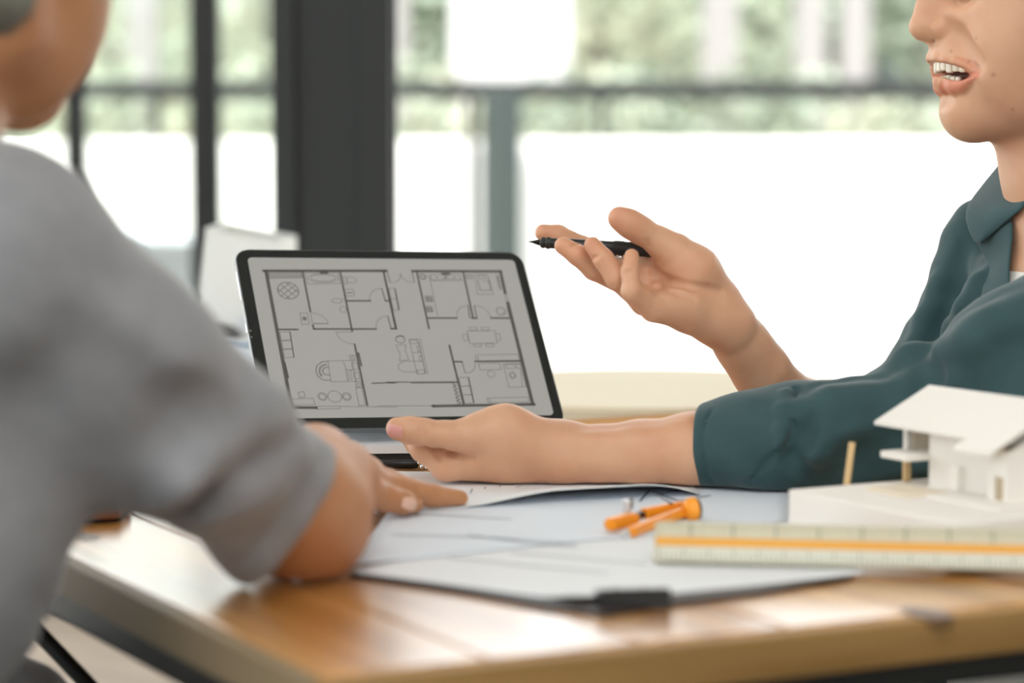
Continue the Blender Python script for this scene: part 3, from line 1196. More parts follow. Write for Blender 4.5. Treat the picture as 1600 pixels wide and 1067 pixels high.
# outer walls
run(A_, [(50, 58), (868, 58)], OW)
run(A_, [(66, 60), (236, 970)], OW * 1.1)
run(A_, [(226, 970), (402, 970)], OW)
run(B_, [(0, 57), (55, 57)], OW * .8)
run(B_, [(232, 60), (822, 62)], OW)
run(B_, [(818, 60), (850, 206)], OW)
run(B_, [(868, 272), (1034, 950)], OW * 1.15)
run(B_, [(372, 960), (1044, 948)], OW)
# inner walls, left half
run(A_, [(310, 62), (362, 330)], IW)
run(A_, [(560, 62), (640, 460)], IW)
run(A_, [(850, 62), (935, 446)], IW)
run(A_, [(600, 258), (762, 258)], IW)
run(A_, [(150, 449), (278, 449)], IW)
run(A_, [(384, 446), (800, 446)], IW)
run(A_, [(378, 420), (386, 446)], IW)
run(A_, [(900, 444), (935, 444)], IW)
run(A_, [(862, 258), (885, 258)], IW)
run(A_, [(657, 548), (742, 955)], IW)
run(A_, [(772, 808), (940, 802)], IW * .7)
# inner walls, right half
run(B_, [(260, 64), (342, 444)], IW)
run(B_, [(570, 66), (636, 374)], IW)
run(B_, [(336, 373), (528, 373)], IW)
run(B_, [(628, 374), (662, 374)], IW)
run(B_, [(756, 373), (884, 373)], IW)
run(B_, [(478, 556), (572, 945)], IW * 1.1)
run(B_, [(64, 804), (110, 806)], IW * .8)
run(B_, [(64, 801), (210, 800)], IW * .6)
run(B_, [(222, 803), (532, 801)], IW)
run(B_, [(512, 664), (562, 664)], IW)
run(B_, [(650, 662), (966, 660)], IW)
run(B_, [(38, 60), (120, 444)], IW)
run(B_, [(90, 444), (122, 444)], IW)
run(B_, [(0, 958), (370, 958)])
# windows in the outer wall
quad(A_, (402, 962), (556, 960), (560, 976), (404, 980))
run(A_, [(560, 962), (940, 966)])
quad(B_, (842, 208), (858, 208), (876, 270), (860, 270))
# doors
run(A_, [(384, 410), (480, 410)], TH_ * 1.6); arc(A_, (376, 410), (480, 410), (362, 338)); run(A_, [(362, 338), (376, 410)])
run(A_, [(862, 258), (838, 176)], TH_ * 2); arc(A_, (862, 258), (760, 256), (838, 176))
run(A_, [(900, 444), (878, 360)], TH_ * 2); arc(A_, (900, 444), (802, 444), (878, 360))
run(A_, [(640, 466), (534, 466)]); arc(A_, (640, 466), (534, 466), (656, 546))
run(B_, [(614, 372), (602, 290)], TH_ * 2); arc(B_, (620, 372), (528, 370), (602, 290))
run(B_, [(660, 372), (644, 290)], TH_ * 2); arc(B_, (660, 372), (754, 370), (644, 290))
run(B_, [(562, 666), (584, 738)], TH_ * 1.6); arc(B_, (566, 664), (584, 738), (648, 672))
run(B_, [(62, 60), (82, 134)], TH_ * 1.6); arc(B_, (62, 60), (82, 134), (150, 74)); run(B_, [(228, 62), (244, 134)], TH_ * 1.6); arc(B_, (228, 62), (244, 134), (150, 74))
# wardrobe with hangers
quad(A_, (82, 70), (300, 68), (306, 104), (88, 108))
for k in range(16):
    xx = 90 + k * 13.5
    run(A_, [(xx, 74), (xx + 8, 104)], TH_ * 1.5)
# round lattice rug
oval(A_, 213, 190, 70, 56, TH_ * 1.4)
for k in (-0.55, 0, 0.55):
    e = math.sqrt(1 - k * k)
    for s in (1, -1):
        ax, ay = math.cos(math.radians(45 * s)), math.sin(math.radians(45 * s))
        run(A_, [(213 + 68 * (-ay * k - ax * e), 190 + 54 * (ax * k - ay * e)), (213 + 68 * (-ay * k + ax * e), 190 + 54 * (ax * k + ay * e))], TH_ * 1.2)
# bath, basins, toilets
quad(A_, (326, 72), (546, 70), (560, 142), (342, 146))
oval(A_, 446, 106, 102, 30); oval(A_, 446, 106, 84, 22)
run(A_, [(434, 70), (470, 70)], 0.003)
oval(A_, 636, 120, 32, 20); quad(A_, (580, 96), (600, 96), (608, 146), (590, 146))
quad(A_, (590, 182), (648, 182), (656, 226), (598, 226)); run(A_, [(604, 204), (640, 204)], 0.0009)
oval(A_, 540, 258, 34, 16); run(A_, [(574, 246), (598, 246)]); oval(A_, 580, 316, 22, 20)
quad(A_, (292, 340), (342, 338), (356, 412), (306, 416)); oval(A_, 323, 376, 14, 14); oval(A_, 323, 376, 5, 5, TH_ * 2)
# wardrobe left wall, tv boards
for k in range(3):
    quad(A_, (158 + k * 11, 466 + k * 58), (222 + k * 11, 464 + k * 58), (234 + k * 11, 518 + k * 58), (168 + k * 11, 522 + k * 58))
run(A_, [(226, 466), (252, 632)], TH_ * 2.2)
run(A_, [(190, 668), (214, 770)], 0.0016); run(A_, [(682, 606), (702, 690)], 0.0016)
# bed with round chair
quad(A_, (478, 658), (640, 656), (668, 794), (500, 798))
run(A_, [(580, 660), (604, 716), (640, 720)]); run(A_, [(596, 712), (612, 794)])
for k in range(5):
    run(A_, [(606 + k * 1.5, 726 + k * 14), (640 + k * 1.5, 724 + k * 14)])
quad(A_, (636, 670), (672, 670), (682, 716), (644, 718)); quad(A_, (650, 736), (682, 734), (692, 778), (658, 780))
quad(A_, (622, 622), (666, 620), (674, 654), (630, 656)); oval(A_, 647, 638, 11, 11)
quad(A_, (660, 796), (700, 794), (708, 834), (668, 836)); oval(A_, 684, 815, 11, 11)
run(A_, [(480, 662), (440, 664), (406, 690), (398, 724), (412, 762), (446, 786), (498, 788)], TH_ * 1.4)
run(A_, [(486, 700), (456, 704), (440, 726), (456, 750), (494, 752)], TH_ * 1.4)
for t in np.linspace(0.25, 1.0, 8):
    a = math.pi * (0.5 + t * 0.98)
    oval(A_, 466 + 44 * math.cos(a), 726 + 42 * math.sin(a), 4, 4, TH_ * 1.3, 6)
# desk, round table with two chairs, side cabinet
quad(A_, (240, 912), (380, 908), (394, 950), (248, 954)); run(A_, [(282, 868), (318, 862), (328, 898), (290, 902), (282, 868)])
oval(A_, 524, 896, 46, 38)
for sx_ in (442, 604):
    oval(A_, sx_, 896, 30, 26); oval(A_, sx_, 897, 22, 18)
quad(A_, (664, 840), (704, 836), (730, 952), (686, 956))
# hall cabinet, shower, kitchen
quad(B_, (74, 176), (112, 174), (138, 318), (104, 322)); run(B_, [(84, 246), (126, 242)]); run(B_, [(116, 176), (144, 318)], TH_ * 2)
run(B_, [(342, 84), (400, 360)]); run(B_, [(342, 84), (352, 124), (570, 122)])
oval(B_, 300, 96, 22, 18, TH_ * 1.4); oval(B_, 304, 98, 12, 10)
for yy in (246, 314):
    quad(B_, (314, yy - 20), (362, yy - 20), (370, yy + 18), (322, yy + 18))
    for ax, ay in ((330, -8), (350, -8), (334, 8), (356, 8)):
        oval(B_, ax, yy + ay, 7, 6, TH_ * 1.4, 9)
quad(B_, (352, 84), (440, 84), (446, 116), (360, 118)); quad(B_, (462, 84), (548, 84), (556, 114), (470, 116)); run(B_, [(430, 78), (478, 78)], 0.0022); run(B_, [(452, 80), (454, 112)], TH_ * 2)
run(B_, [(392, 102), (400, 102)], 0.001); run(B_, [(506, 102), (514, 102)], 0.001)
# small bedroom top right
quad(B_, (586, 84), (636, 82), (642, 108), (592, 110)); oval(B_, 612, 96, 14, 8)
quad(B_, (650, 84), (732, 84), (772, 214), (664, 214)); quad(B_, (668, 88), (716, 88), (722, 108), (672, 108)); run(B_, [(668, 120), (684, 188), (756, 188), (738, 112)], TH_ * 1.4); run(B_, [(690, 116), (740, 134)])
for k in range(5):
    run(B_, [(786 + k * 5, 84 + k * 20), (806 + k * 5, 96 + k * 20), (796 + k * 5, 104 + k * 20)], TH_ * 1.7)
oval(B_, 822, 328, 30, 25, TH_ * 1.3); arc(B_, (822, 328), (842, 328), (826, 344)); run(B_, [(862, 300), (878, 362)])
# dining table with six chairs
quad(B_, (596, 460), (780, 458), (798, 540), (614, 544))
for ax, ay in ((636, 444), (716, 444), (666, 554), (746, 554)):
    quad(B_, (ax - 26, ay - 9), (ax + 24, ay - 10), (ax + 28, ay + 9), (ax - 22, ay + 10))
quad(B_, (566, 482), (596, 480), (606, 524), (576, 526)); quad(B_, (784, 478), (812, 476), (822, 520), (794, 522))
# lounge
oval(B_, 150, 516, 30, 24, TH_ * 1.3); run(B_, [(124, 500), (150, 490), (178, 498)], TH_ * 2)
run(B_, [(122, 554), (188, 552), (184, 590), (208, 652), (146, 656), (150, 612), (122, 554)])
run(B_, [(242, 660), (168, 662), (138, 682), (140, 712), (176, 732), (256, 732)])
quad(B_, (210, 516), (284, 514), (334, 742), (262, 746)); run(B_, [(272, 530), (318, 736)], TH_ * 1.4)
quad(B_, (212, 520), (262, 518), (268, 542), (218, 544)); run(B_, [(228, 604), (282, 602)]); run(B_, [(240, 662), (296, 660)]); quad(B_, (262, 720), (310, 718), (316, 742), (268, 746))
quad(B_, (262, 560), (280, 558), (288, 596), (270, 598)); quad(B_, (276, 626), (294, 624), (302, 660), (284, 662))
# sideboard, study and bedroom bottom right
quad(B_, (664, 618), (934, 614), (944, 654), (672, 658)); run(B_, [(648, 620), (658, 656)])
quad(B_, (672, 676), (812, 674), (824, 716), (684, 720)); oval(B_, 756, 746, 24, 22)
quad(B_, (836, 680), (952, 676), (964, 832), (876, 836)); quad(B_, (852, 682), (912, 680), (918, 708), (860, 710)); quad(B_, (924, 680), (962, 678), (968, 708), (930, 710))
quad(B_, (872, 744), (904, 730), (926, 762), (896, 780)); oval(B_, 900, 756, 14, 14); run(B_, [(960, 716), (992, 832), (962, 832)])
quad(B_, (728, 906), (1002, 900), (1010, 932), (738, 938)); run(B_, [(745, 906), (752, 936)])
for k in range(3):
    quad(B_, (540 + k * 14, 770 + k * 58), (602 + k * 12, 768 + k * 58), (614 + k * 12, 824 + k * 58), (552 + k * 14, 828 + k * 58))
run(B_, [(606, 768), (642, 938)], TH_ * 2)
for k in range(6):
    run(B_, [(500 + k * 6, 810 + k * 23), (524 + k * 6, 822 + k * 23), (508 + k * 6, 832 + k * 23)], TH_ * 1.6)
run(B_, [(500, 806), (532, 942)]); run(B_, [(358, 958), (374, 952), (374, 968), (358, 958)], TH_ * 2)
plan_m, _nt, _b = new_mat('plan_lines')
_b.inputs['Base Color'].default_value = srgb(60, 58, 56)
_b.inputs['Roughness'].default_value = 0.6
_b.inputs['Emission Color'].default_value = srgb(84, 80, 76)
_b.inputs['Emission Strength'].default_value = SCREEN * 0.5
fp = plan.build('floor_plan', plan_m, tablet)
fp['kind'] = 'stuff'
for px, py in ((391.3, 517), (393, 527)):
    a = S(px, py)
    MB().cyl((a[0], a[1], 0.0002), (a[0], a[1], 0.0004), 0.0007, seg=10).build('camera_dot', M['chrome'], tablet)

# dock: silver slab lying flat, its front towards the viewer, with a hinge plate that carries the tablet
fl_, fr_ = T(395, 727), T(905, 712)
dv = fr_ - fl_
da = math.atan2(wv[1], wv[0])
q = T(640, 726)
dk = thing('tablet_dock', 'white dock with black underside lying flat beneath the tablet', 'dock', (q[0], q[1], TZ), math.radians(6))
DW, DD = 0.27, 0.185
MB().prism(rrect(DW, DD, 0.010, 0.0), 0.0095, 0.0165, 0.0016).build('deck', M['dock_white'], dk)
MB().prism(rrect(DW - 0.004, DD - 0.004, 0.010, 0.002), 0.0008, 0.0095, 0.001).build('underside', M['black_rubber'], dk)
for sx_ in (-1, 1):
    for yy in (0.02, DD - 0.02):
        MB().cyl((sx_ * (DW / 2 - 0.02), yy, 0), (sx_ * (DW / 2 - 0.02), yy, 0.001), 0.006, seg=14).build('foot', M['black_rubber'], dk)
# hinge plate behind the tablet
bt = tb_c + u2 * 0.02 - n2 * 0.0085
tp = tb_c + u2 * 0.125 - n2 * 0.0085
hp = []
for off in (0.0, -0.004):
    pass
mb = MB()
hw = 0.075
pts_ = [bt - w2 * hw, bt + w2 * hw, tp + w2 * hw, tp - w2 * hw]
mb.hexa([p - n2 * 0.003 for p in pts_] + [p + n2 * 0.0015 for p in pts_])
mb.build('back_plate', M['black_rubber'], dk, world=True)
ft = np.array([tp[0], tp[1], TZ]) + np.array([-n0[0], -n0[1], 0]) * (-0.005)
mb = MB()
top_ = tb_c + u2 * 0.085 - n2 * 0.011
ft = np.array([tb_c[0], tb_c[1], TZ + 0.0165]) + np.array([-n0[0], -n0[1], 0]) * 0.108
e_ = wv * hw
mb.hexa([ft - e_ - n0 * 0.003, ft + e_ - n0 * 0.003, ft + e_ + n0 * 0.003, ft - e_ + n0 * 0.003, top_ - e_ - n0 * 0.003, top_ + e_ - n0 * 0.003, top_ + e_ + n0 * 0.003, top_ - e_ + n0 * 0.003])
mb.build('hinge_plate', M['dock_white'], dk, world=True)

# small black pen with a beaded silver charm lying under the man's left hand
q = T(634, 733)
kp = thing('pen', 'black pen with a silver beaded charm lying beside the dock', 'pen', (q[0], q[1], TZ + 0.004))
MB().lathe((-0.028, 0.002, 0), (1, -0.03, 0), [(0, 0.001), (0.004, 0.0035), (0.03, 0.0038), (0.036, 0.0036), (0.038, 0.003)], 14).build('barrel', M['black_plastic'], kp, True)
for k, (bx, by, bz_) in enumerate(((0.011, 0, 0.001), (0.014, -0.003, 0.002), (0.0145, 0.002, -0.001), (0.018, -0.001, 0.002), (0.0185, 0.003, 0.0), (0.0215, -0.003, -0.001), (0.022, 0.001, 0.0015), (0.0135, -0.004, -0.0015), (0.0175, -0.0045, -0.002))):
    MB().sphere((bx, by, bz_), 0.0024, seg=10).build('bead', M['chrome'], kp, True)

# ------------------------------------------------------------------ triangular scale ruler at the front
a = T(1020, 891)
b = T(1600, 906)
dirv = (b - a) / np.linalg.norm(b - a)
ra = math.atan2(dirv[1], dirv[0])
RZ = TZ + 0.0050
sr = thing('scale_ruler', 'cream triangular scale ruler with an orange groove stripe at the front of the table', 'ruler', (a[0], a[1], RZ), ra)
RL, RS = 0.312, 0.0285
rh = RS * math.sqrt(3) / 2


def ruler_pt(x, s):
    """point on the near face: s from 0 (bottom edge) to 1 (top edge)"""
    return np.array([x, s * RS / 2, s * rh])


nrm = np.array([0, -math.cos(math.radians(30)), math.sin(math.radians(30))])


def ruler_strip(mb, x0, x1, s0, s1, out):
    p = [ruler_pt(x0, s0), ruler_pt(x1, s0), ruler_pt(x1, s1), ruler_pt(x0, s1)]
    mb.hexa([q - nrm * 0.0006 for q in p] + [q + nrm * out for q in p])


mb = MB()
prof = [(0, 0), (RS, 0), (RS / 2, rh)]
lo = [mb.bm.verts.new((0, y, z)) for y, z in prof]
hi = [mb.bm.verts.new((RL, y, z)) for y, z in prof]
mb.bm.faces.new(lo)
mb.bm.faces.new(hi)
for i in range(3):
    mb.bm.faces.new((lo[i], lo[(i + 1) % 3], hi[(i + 1) % 3], hi[i]))
bmesh.ops.bevel(mb.bm, geom=list(mb.bm.edges), offset=0.0012, segments=2, affect='EDGES')
mb.build('body', M['scale_cream'], sr)
mb = MB(); ruler_strip(mb, 0.0015, RL - 0.0015, 0.62, 0.95, 0.0004); mb.build('upper_scale', M['scale_cream'], sr)
mb = MB(); ruler_strip(mb, 0.0015, RL - 0.0015, 0.05, 0.38, 0.0004); mb.build('lower_scale', M['scale_green'], sr)
mb = MB(); ruler_strip(mb, 0.0012, RL - 0.0012, 0.40, 0.595, 0.0003); mb.build('stripe', M['scale_orange'], sr)
tick_m = mat('scale_ticks', srgb(120, 128, 104), 0.6, var=0.0)
mb = MB()
for k in range(12):
    ruler_strip(mb, 0.0265 * k + 0.022, 0.0265 * k + 0.0232, 0.64, 0.93, 0.00055)
for k in range(120):
    ruler_strip(mb, 0.0026 * k + 0.003, 0.0026 * k + 0.0034, 0.80 if k % 5 else 0.74, 0.93, 0.00055)
for k in range(100):
    ruler_strip(mb, 0.0031 * k + 0.003, 0.0031 * k + 0.0037, 0.06, 0.2 if k % 5 else 0.33, 0.00055)
tk = mb.build('tick_marks', tick_m, sr)
tk['kind'] = 'stuff'

# ------------------------------------------------------------------ orange compass lying on its side
zc = TZ + 0.014
zb = zc - 0.003


def Tp(px, py, z=zb):
    return T(px, py, z)


hd = Tp(1079, 796)
cpz = thing('drawing_compass', 'orange plastic drawing compass lying on the papers in front of the ruler end', 'compass', (hd[0], hd[1], TZ + 0.0050))
e1 = Tp(1005, 807) - Tp(1066, 791)
ax = e1 / np.linalg.norm(e1)
mb = MB()
hx = np.array([0.93, 0.36, 0.05])
mb.lathe(hd - hx * 0.003, hx, [(-0.0025, 0.0040), (-0.001, 0.0062), (0.0022, 0.0082), (0.0060, 0.0086), (0.0066, 0.0080)], 22)
mb.build('hinge_head', M['orange'], cpz, world=True, auto=40)
MB().lathe(hd + hx * 0.0034, hx, [(0, 0.0074), (0.0022, 0.0072), (0.0028, 0.006)], 20).build('grip_cap', M['black_plastic'], cpz, world=True, auto=40)


def bar(p0, p1, w, h, nm, m, w1=None):
    p0, p1 = np.asarray(p0), np.asarray(p1)
    d = (p1 - p0) / np.linalg.norm(p1 - p0)
    s = np.cross(d, [0, 0, 1.0]); s /= np.linalg.norm(s)
    u = np.cross(s, d)
    w1 = w if w1 is None else w1
    mb = MB()
    q = []
    for (sx_, ux) in ((-1, -1), (1, -1), (1, 1), (-1, 1)):
        q.append((p0 + s * sx_ * w / 2 + u * ux * h / 2, p1 + s * sx_ * w1 / 2 + u * ux * h / 2))
    mb.hexa([q[0][0], q[0][1], q[1][1], q[1][0], q[3][0], q[3][1], q[2][1], q[2][0]])
    bmesh.ops.bevel(mb.bm, geom=list(mb.bm.edges), offset=min(w, h) * 0.22, segments=2, affect='EDGES')
    return mb.build(nm, m, cpz, world=True)


bar(Tp(1072, 790), Tp(1003, 803), 0.0066, 0.0072, 'leg', M['orange'], 0.0074)
bar(Tp(1004, 803), Tp(984, 811), 0.0056, 0.0050, 'joint', M['black_plastic'])
bar(Tp(990, 810), Tp(950, 820), 0.012, 0.0085, 'holder', M['orange'], 0.008)
bar(Tp(1070, 799, zb - .002), Tp(984, 832, zb - .004), 0.0066, 0.0066, 'leg', M['orange'], 0.0078)
MB().cyl(Tp(979, 806), Tp(979, 806) + np.array([0, 0, 0.011]), 0.0032, seg=14).build('screw_knob', M['alu'], cpz, world=True, auto=40)
MB().cyl(Tp(984, 803) + np.array([0, 0, .004]), Tp(984, 803) + np.array([0.0, 0, 0.012]), 0.0022, seg=12).build('screw_tip', M['black_plastic'], cpz, world=True, auto=40)
MB().lathe(Tp(983, 832, zb - .005), Tp(955, 846, zb - .006) - Tp(983, 832, zb - .005), [(0, 0.002), (0.003, 0.0036), (0.009, 0.0036), (0.0105, 0.0026), (0.0135, 0.0008)], 14).build('lead_clamp', M['alu'], cpz, world=True, auto=40)
MB().tube([T(1050, 787, TZ + .016), T(1034, 777, TZ + .0145), T(1017, 769, TZ + .0135)], [0.0007, 0.0006, 0.0002]).build('needle', M['black_steel'], cpz, world=True)

# ------------------------------------------------------------------ white architectural house model on its base
HZ = 0.0292
L0 = T(1232, 765, TZ + HZ + 0.0005)
ha = math.radians(29.2)
hm = thing('house_model', 'white card architectural house model on a thick white base', 'model', (L0[0], L0[1], TZ + 0.0048), ha)
# local axes: x = a1 (to the right and back), y = -a2 (a2 runs towards the viewer)
B1, B2 = 0.235, 0.178
hz = HZ - 0.0042
MB().box((B1 / 2, -B2 / 2, hz / 2), (B1, B2, hz), 0.0008, seg=1).build('base', M['card'], hm)
MB().box((0.105, -0.10, hz + 0.0008), (0.095, 0.10, 0.0016), 0.0003, seg=1).build('terrace', M['card'], hm)
MB().box((0.060, -0.052, hz + 0.0012), (0.034, 0.045, 0.0024), 0.0003, seg=1).build('deck', M['card_warm_shade'], hm)
gz = hz
MB().box((0.0935, -0.068, gz + 0.020), (0.0026, 0.066, 0.040), 0.0002, seg=1).build('wall', M['card'], hm)
MB().box((0.112, -0.0365, gz + 0.020), (0.037, 0.0026, 0.040), 0.0002, seg=1).build('wall', M['card'], hm)
MB().box((0.0895, -0.0685, gz + 0.010), (0.0060, 0.008, 0.016), 0.0002, seg=1).build('step', M['card'], hm)
MB().box((0.110, -0.102, gz + 0.018), (0.0026, 0.040, 0.036), 0.0002, seg=1).build('wall', M['card'], hm)
# gable wall facing the viewer on the right
mb = MB()
pr = [(0.0815, 0), (0.0815, 0.032), (0.124, 0.053), (0.166, 0.032), (0.166, 0)]
lo = [mb.bm.verts.new((x_, -0.1285, gz + z_)) for x_, z_ in pr]
hi = [mb.bm.verts.new((x_, -0.1255, gz + z_)) for x_, z_ in pr]
mb.bm.faces.new(lo); mb.bm.faces.new(list(reversed(hi)))
for i in range(5):
    mb.bm.faces.new((lo[i], hi[i], hi[(i + 1) % 5], lo[(i + 1) % 5]))
mb.build('wall', M['card'], hm)
MB().box((0.0835, -0.112, gz + 0.0165), (0.0024, 0.0070, 0.033), 0.0002, seg=1).build('pillar', M['card'], hm)
MB().box((0.0850, -0.1200, gz + 0.0088), (0.0022, 0.0110, 0.0176), 0.0002, seg=1).build('door_shadow', mat('model_door_shade', srgb(186, 168, 140), 0.75, var=0.03), hm)  # shadow in the doorway, put in as a darker beige panel
MB().box((0.094, -0.108, gz + 0.0335), (0.026, 0.034, 0.0016), 0.0002, seg=1).build('lintel', M['card_warm_shade'], hm)
MB().box((0.168, -0.07, gz + 0.017), (0.0026, 0.115, 0.034), 0.0002, seg=1).build('wall', M['card'], hm)
MB().box((0.0835, -0.1200, gz + 0.0255), (0.0024, 0.0110, 0.017), 0.0002, seg=1).build('wall', M['card'], hm)
# balcony: slab on an orange-toned post, upper strip wall and shaded back panel
MB().box((0.0905, -0.020, gz + 0.0205), (0.034, 0.030, 0.0046), 0.0003, seg=1).build('balcony_slab', M['card'], hm)
MB().box((0.0955, -0.0065, gz + 0.0095), (0.0044, 0.0044, 0.019), 0.0002, seg=1).build('post', M['balsa'], hm)
MB().box((0.0955, -0.0065, gz + 0.031), (0.0040, 0.0040, 0.018), 0.0002, seg=1).build('post', M['card'], hm)
MB().box((0.116, -0.008, gz + 0.030), (0.034, 0.0024, 0.020), 0.0002, seg=1).build('wall', M['card_warm_shade'], hm)  # shade of the inner wall put into the warmer card colour


def slab(name, p, th, m):
    """thick roof slab from four local corner points"""
    mb = MB()
    mb.hexa([np.array(q) for q in p] + [np.array(q) + np.array([0, 0, th]) for q in p])
    return mb.build(name, m, hm)


pz = math.tan(math.radians(26))
e0, zr0 = 0.0765, gz + 0.0395


def rz_(x_):
    return zr0 + (x_ - e0) * pz


slab('roof', [(e0, -0.096, rz_(e0)), (0.124, -0.096, rz_(0.124)), (0.124, 0.006, rz_(0.124)), (e0, 0.006, rz_(e0))], 0.0024, M['card'])
slab('roof', [(0.0635, -0.133, rz_(0.0635)), (0.124, -0.133, rz_(0.124)), (0.124, -0.096, rz_(0.124)), (0.0635, -0.096, rz_(0.0635))], 0.0024, M['card'])
slab('roof', [(0.124, -0.133, rz_(0.124)), (0.176, -0.133, rz_(0.124) - 0.052 * pz), (0.176, 0.006, rz_(0.124) - 0.052 * pz), (0.124, 0.006, rz_(0.124))], 0.0024, M['card'])
# leaning stick that stands for a tree
p0, p1 = T(1323, 757, TZ + HZ), None
d_ = proj(p0)[2]
p1 = P(1331.5, 691, d_)
MB().cyl(p0, p1, 0.0023, seg=8).build('stick', M['balsa'], hm, world=True)

# ------------------------------------------------------------------ round cream table behind
d3 = 3.0
rt_c = T(1010, 604)
rt = thing('round_table', 'round cream side table standing behind the wooden table', 'table', (rt_c[0], rt_c[1], 0))
MB().lathe((0, 0, TZ - 0.03), (0, 0, 1), [(0, 0.214), (0.004, 0.22), (0.026, 0.22), (0.03, 0.216)], 64).build('tabletop', M['cream_top'], rt, auto=40)
MB().lathe((0, 0, 0.02), (0, 0, 1), [(0, 0.03), (0.60, 0.028), (0.70, 0.05)], 20).build('pedestal', M['black_steel'], rt, auto=40)
MB().lathe((0, 0, 0), (0, 0, 1), [(0, 0.2), (0.012, 0.2), (0.022, 0.04)], 40).build('foot', M['black_steel'], rt, auto=40)

# ------------------------------------------------------------------ white desk in the rear left with things on it
ds = thing('desk', 'white desk standing behind the tablet at the rear left', 'desk', (-0.42, 3.02, 0), math.radians(4))
MB().box((0, 0, TZ - 0.0125), (0.56, 0.94, 0.025), 0.003).build('desktop', M['desk_white'], ds)
for sx_ in (-1, 1):
    for sy_ in (-1, 1):
        MB().box((sx_ * 0.25, sy_ * 0.44, (TZ - 0.025) / 2), (0.035, 0.035, TZ - 0.025), 0.003).build('leg', M['black_steel'], ds)
# white file box: an open tray with a slanted front
fd = 3.0
f0_, f1_ = P(300, 480, fd), P(440, 480, fd)
zt0, zt1 = P(330, 357, fd)[2], P(440, 379, fd)[2]
fb = thing('file_box', 'white upright file box with a sloping top on the rear desk', 'box', ((f0_[0] + f1_[0]) / 2, f0_[1], TZ))
w = f1_[0] - f0_[0]
mb = MB()


def panel(y0, y1):
    mb.hexa([(-w / 2 - 0.004, y0, 0), (w / 2, y0, 0), (w / 2, y1, 0), (-w / 2 - 0.004, y1, 0),
             (-w / 2 + 0.014, y0, zt0 - TZ), (w / 2, y0, zt1 - TZ), (w / 2, y1, zt1 - TZ), (-w / 2 + 0.014, y1, zt0 - TZ)])


panel(0, 0.003)
panel(0.215, 0.218)
mb.hexa([(-w / 2 - 0.004, 0, 0), (-w / 2 - 0.001, 0, 0), (-w / 2 - 0.001, 0.218, 0), (-w / 2 - 0.004, 0.218, 0),
         (-w / 2 + 0.014, 0, zt0 - TZ), (-w / 2 + 0.017, 0, zt0 - TZ), (-w / 2 + 0.017, 0.218, zt0 - TZ), (-w / 2 + 0.014, 0.218, zt0 - TZ)])
mb.box((w / 2 - 0.0015, 0.109, (zt1 - TZ) / 2), (0.003, 0.215, zt1 - TZ))
mb.box((0, 0.109, 0.002), (w - 0.004, 0.215, 0.004))
mb.build('shell', M['white_paint'], fb)
MB().cyl((0.01, -0.0004, 0.05), (0.01, 0.0004, 0.05), 0.011, seg=20).build('finger_hole_rim', M['desk_white'], fb)


def flat_thing(name, label, cat, px0, px1, py, zlo, zhi, dep, m, d=None, part='body', grp=None, rot=0.0):
    """a low object on the rear desk, its front bottom edge at row py"""
    p = T(px0, py, zlo) if d is None else P(px0, py, d)
    q = T(px1, py, zlo) if d is None else P(px1, py, d)
    t = thing(name, label, cat, ((p[0] + q[0]) / 2, p[1] + dep / 2, zlo), rot, grp)
    return t, q[0] - p[0], dep


t, w, dp = flat_thing('paper_stack', 'thick stack of pale papers on the rear desk in front of the file box', 'papers', 300, 470, 586, TZ, 0, 0.105, None)
for k in range(5):
    MB().box((rng.uniform(-.004, .004), rng.uniform(-.004, .004), 0.003 + k * 0.0062), (w, dp, 0.0058), 0.0006, rot=rz(rng.uniform(-.03, .03)), seg=1).build('paper_bundle', M['paper_blue'] if k % 2 else M['paper'], t)
hz0 = TZ + 0.0315
bf = thing('blue_folder', 'blue card folder lying on the pale paper stack of the rear desk', 'folder', (t.location.x, t.location.y, hz0))
MB().box((0.008, 0, 0.0016), (w * 0.9, 0.098, 0.0032), 0.0006, seg=1).build('cover', M['blue_card'], bf)
MB().box((0.008, -0.002, 0.0048), (w * 0.86, 0.09, 0.003), 0.0006, seg=1).build('sheets', M['paper'], bf)
nt_ = thing('notepad', 'small pinkish notepad on top of the blue folder', 'notepad', (t.location.x + 0.028, t.location.y + 0.012, hz0 + 0.0064))
MB().box((0, 0, 0.004), (0.05, 0.07, 0.008), 0.0008, seg=1).build('pages', M['pink_paper'], nt_)
MB().box((0, 0.033, 0.0044), (0.05, 0.006, 0.009), 0.0008, seg=1).build('binding', M['white_paint'], nt_)
ms = thing('computer_mouse', 'black computer mouse on the blue folder at the rear left', 'mouse', (t.location.x - 0.036, t.location.y + 0.008, hz0 + 0.0064))
mb = MB()
mb.sphere((0, 0, 0.002), 0.026, (1.0, 1.5, 0.5), 20)
bmesh.ops.bisect_plane(mb.bm, geom=list(mb.bm.verts) + list(mb.bm.edges) + list(mb.bm.faces), plane_co=(0, 0, 0), plane_no=(0, 0, -1), clear_outer=True)
mb.build('shell', M['black_plastic'], ms, True)
MB().cyl((-0.003, 0.022, 0.0135), (0.003, 0.022, 0.0135), 0.004, seg=12).build('wheel', M['alu'], ms, True)
# low pale storage bench outside the glazing on the left
lb = thing('bench', 'low pale bench outside the window frames at the left', 'bench', (P(210, 400, 6.4)[0], P(210, 400, 6.4)[1], 0))
zb_ = P(230, 377, 6.4)[2]
MB().box((0, 0.2, zb_ - 0.02), (0.80, 0.45, 0.04), 0.006).build('seat', M['desk_white'], lb)
MB().box((0, 0.0, (zb_ - 0.04) / 2), (0.78, 0.03, zb_ - 0.04), 0.004).build('front_panel', M['desk_white'], lb)
MB().box((0, 0.4, (zb_ - 0.04) / 2), (0.78, 0.03, zb_ - 0.04), 0.004).build('back_panel', M['desk_white'], lb)

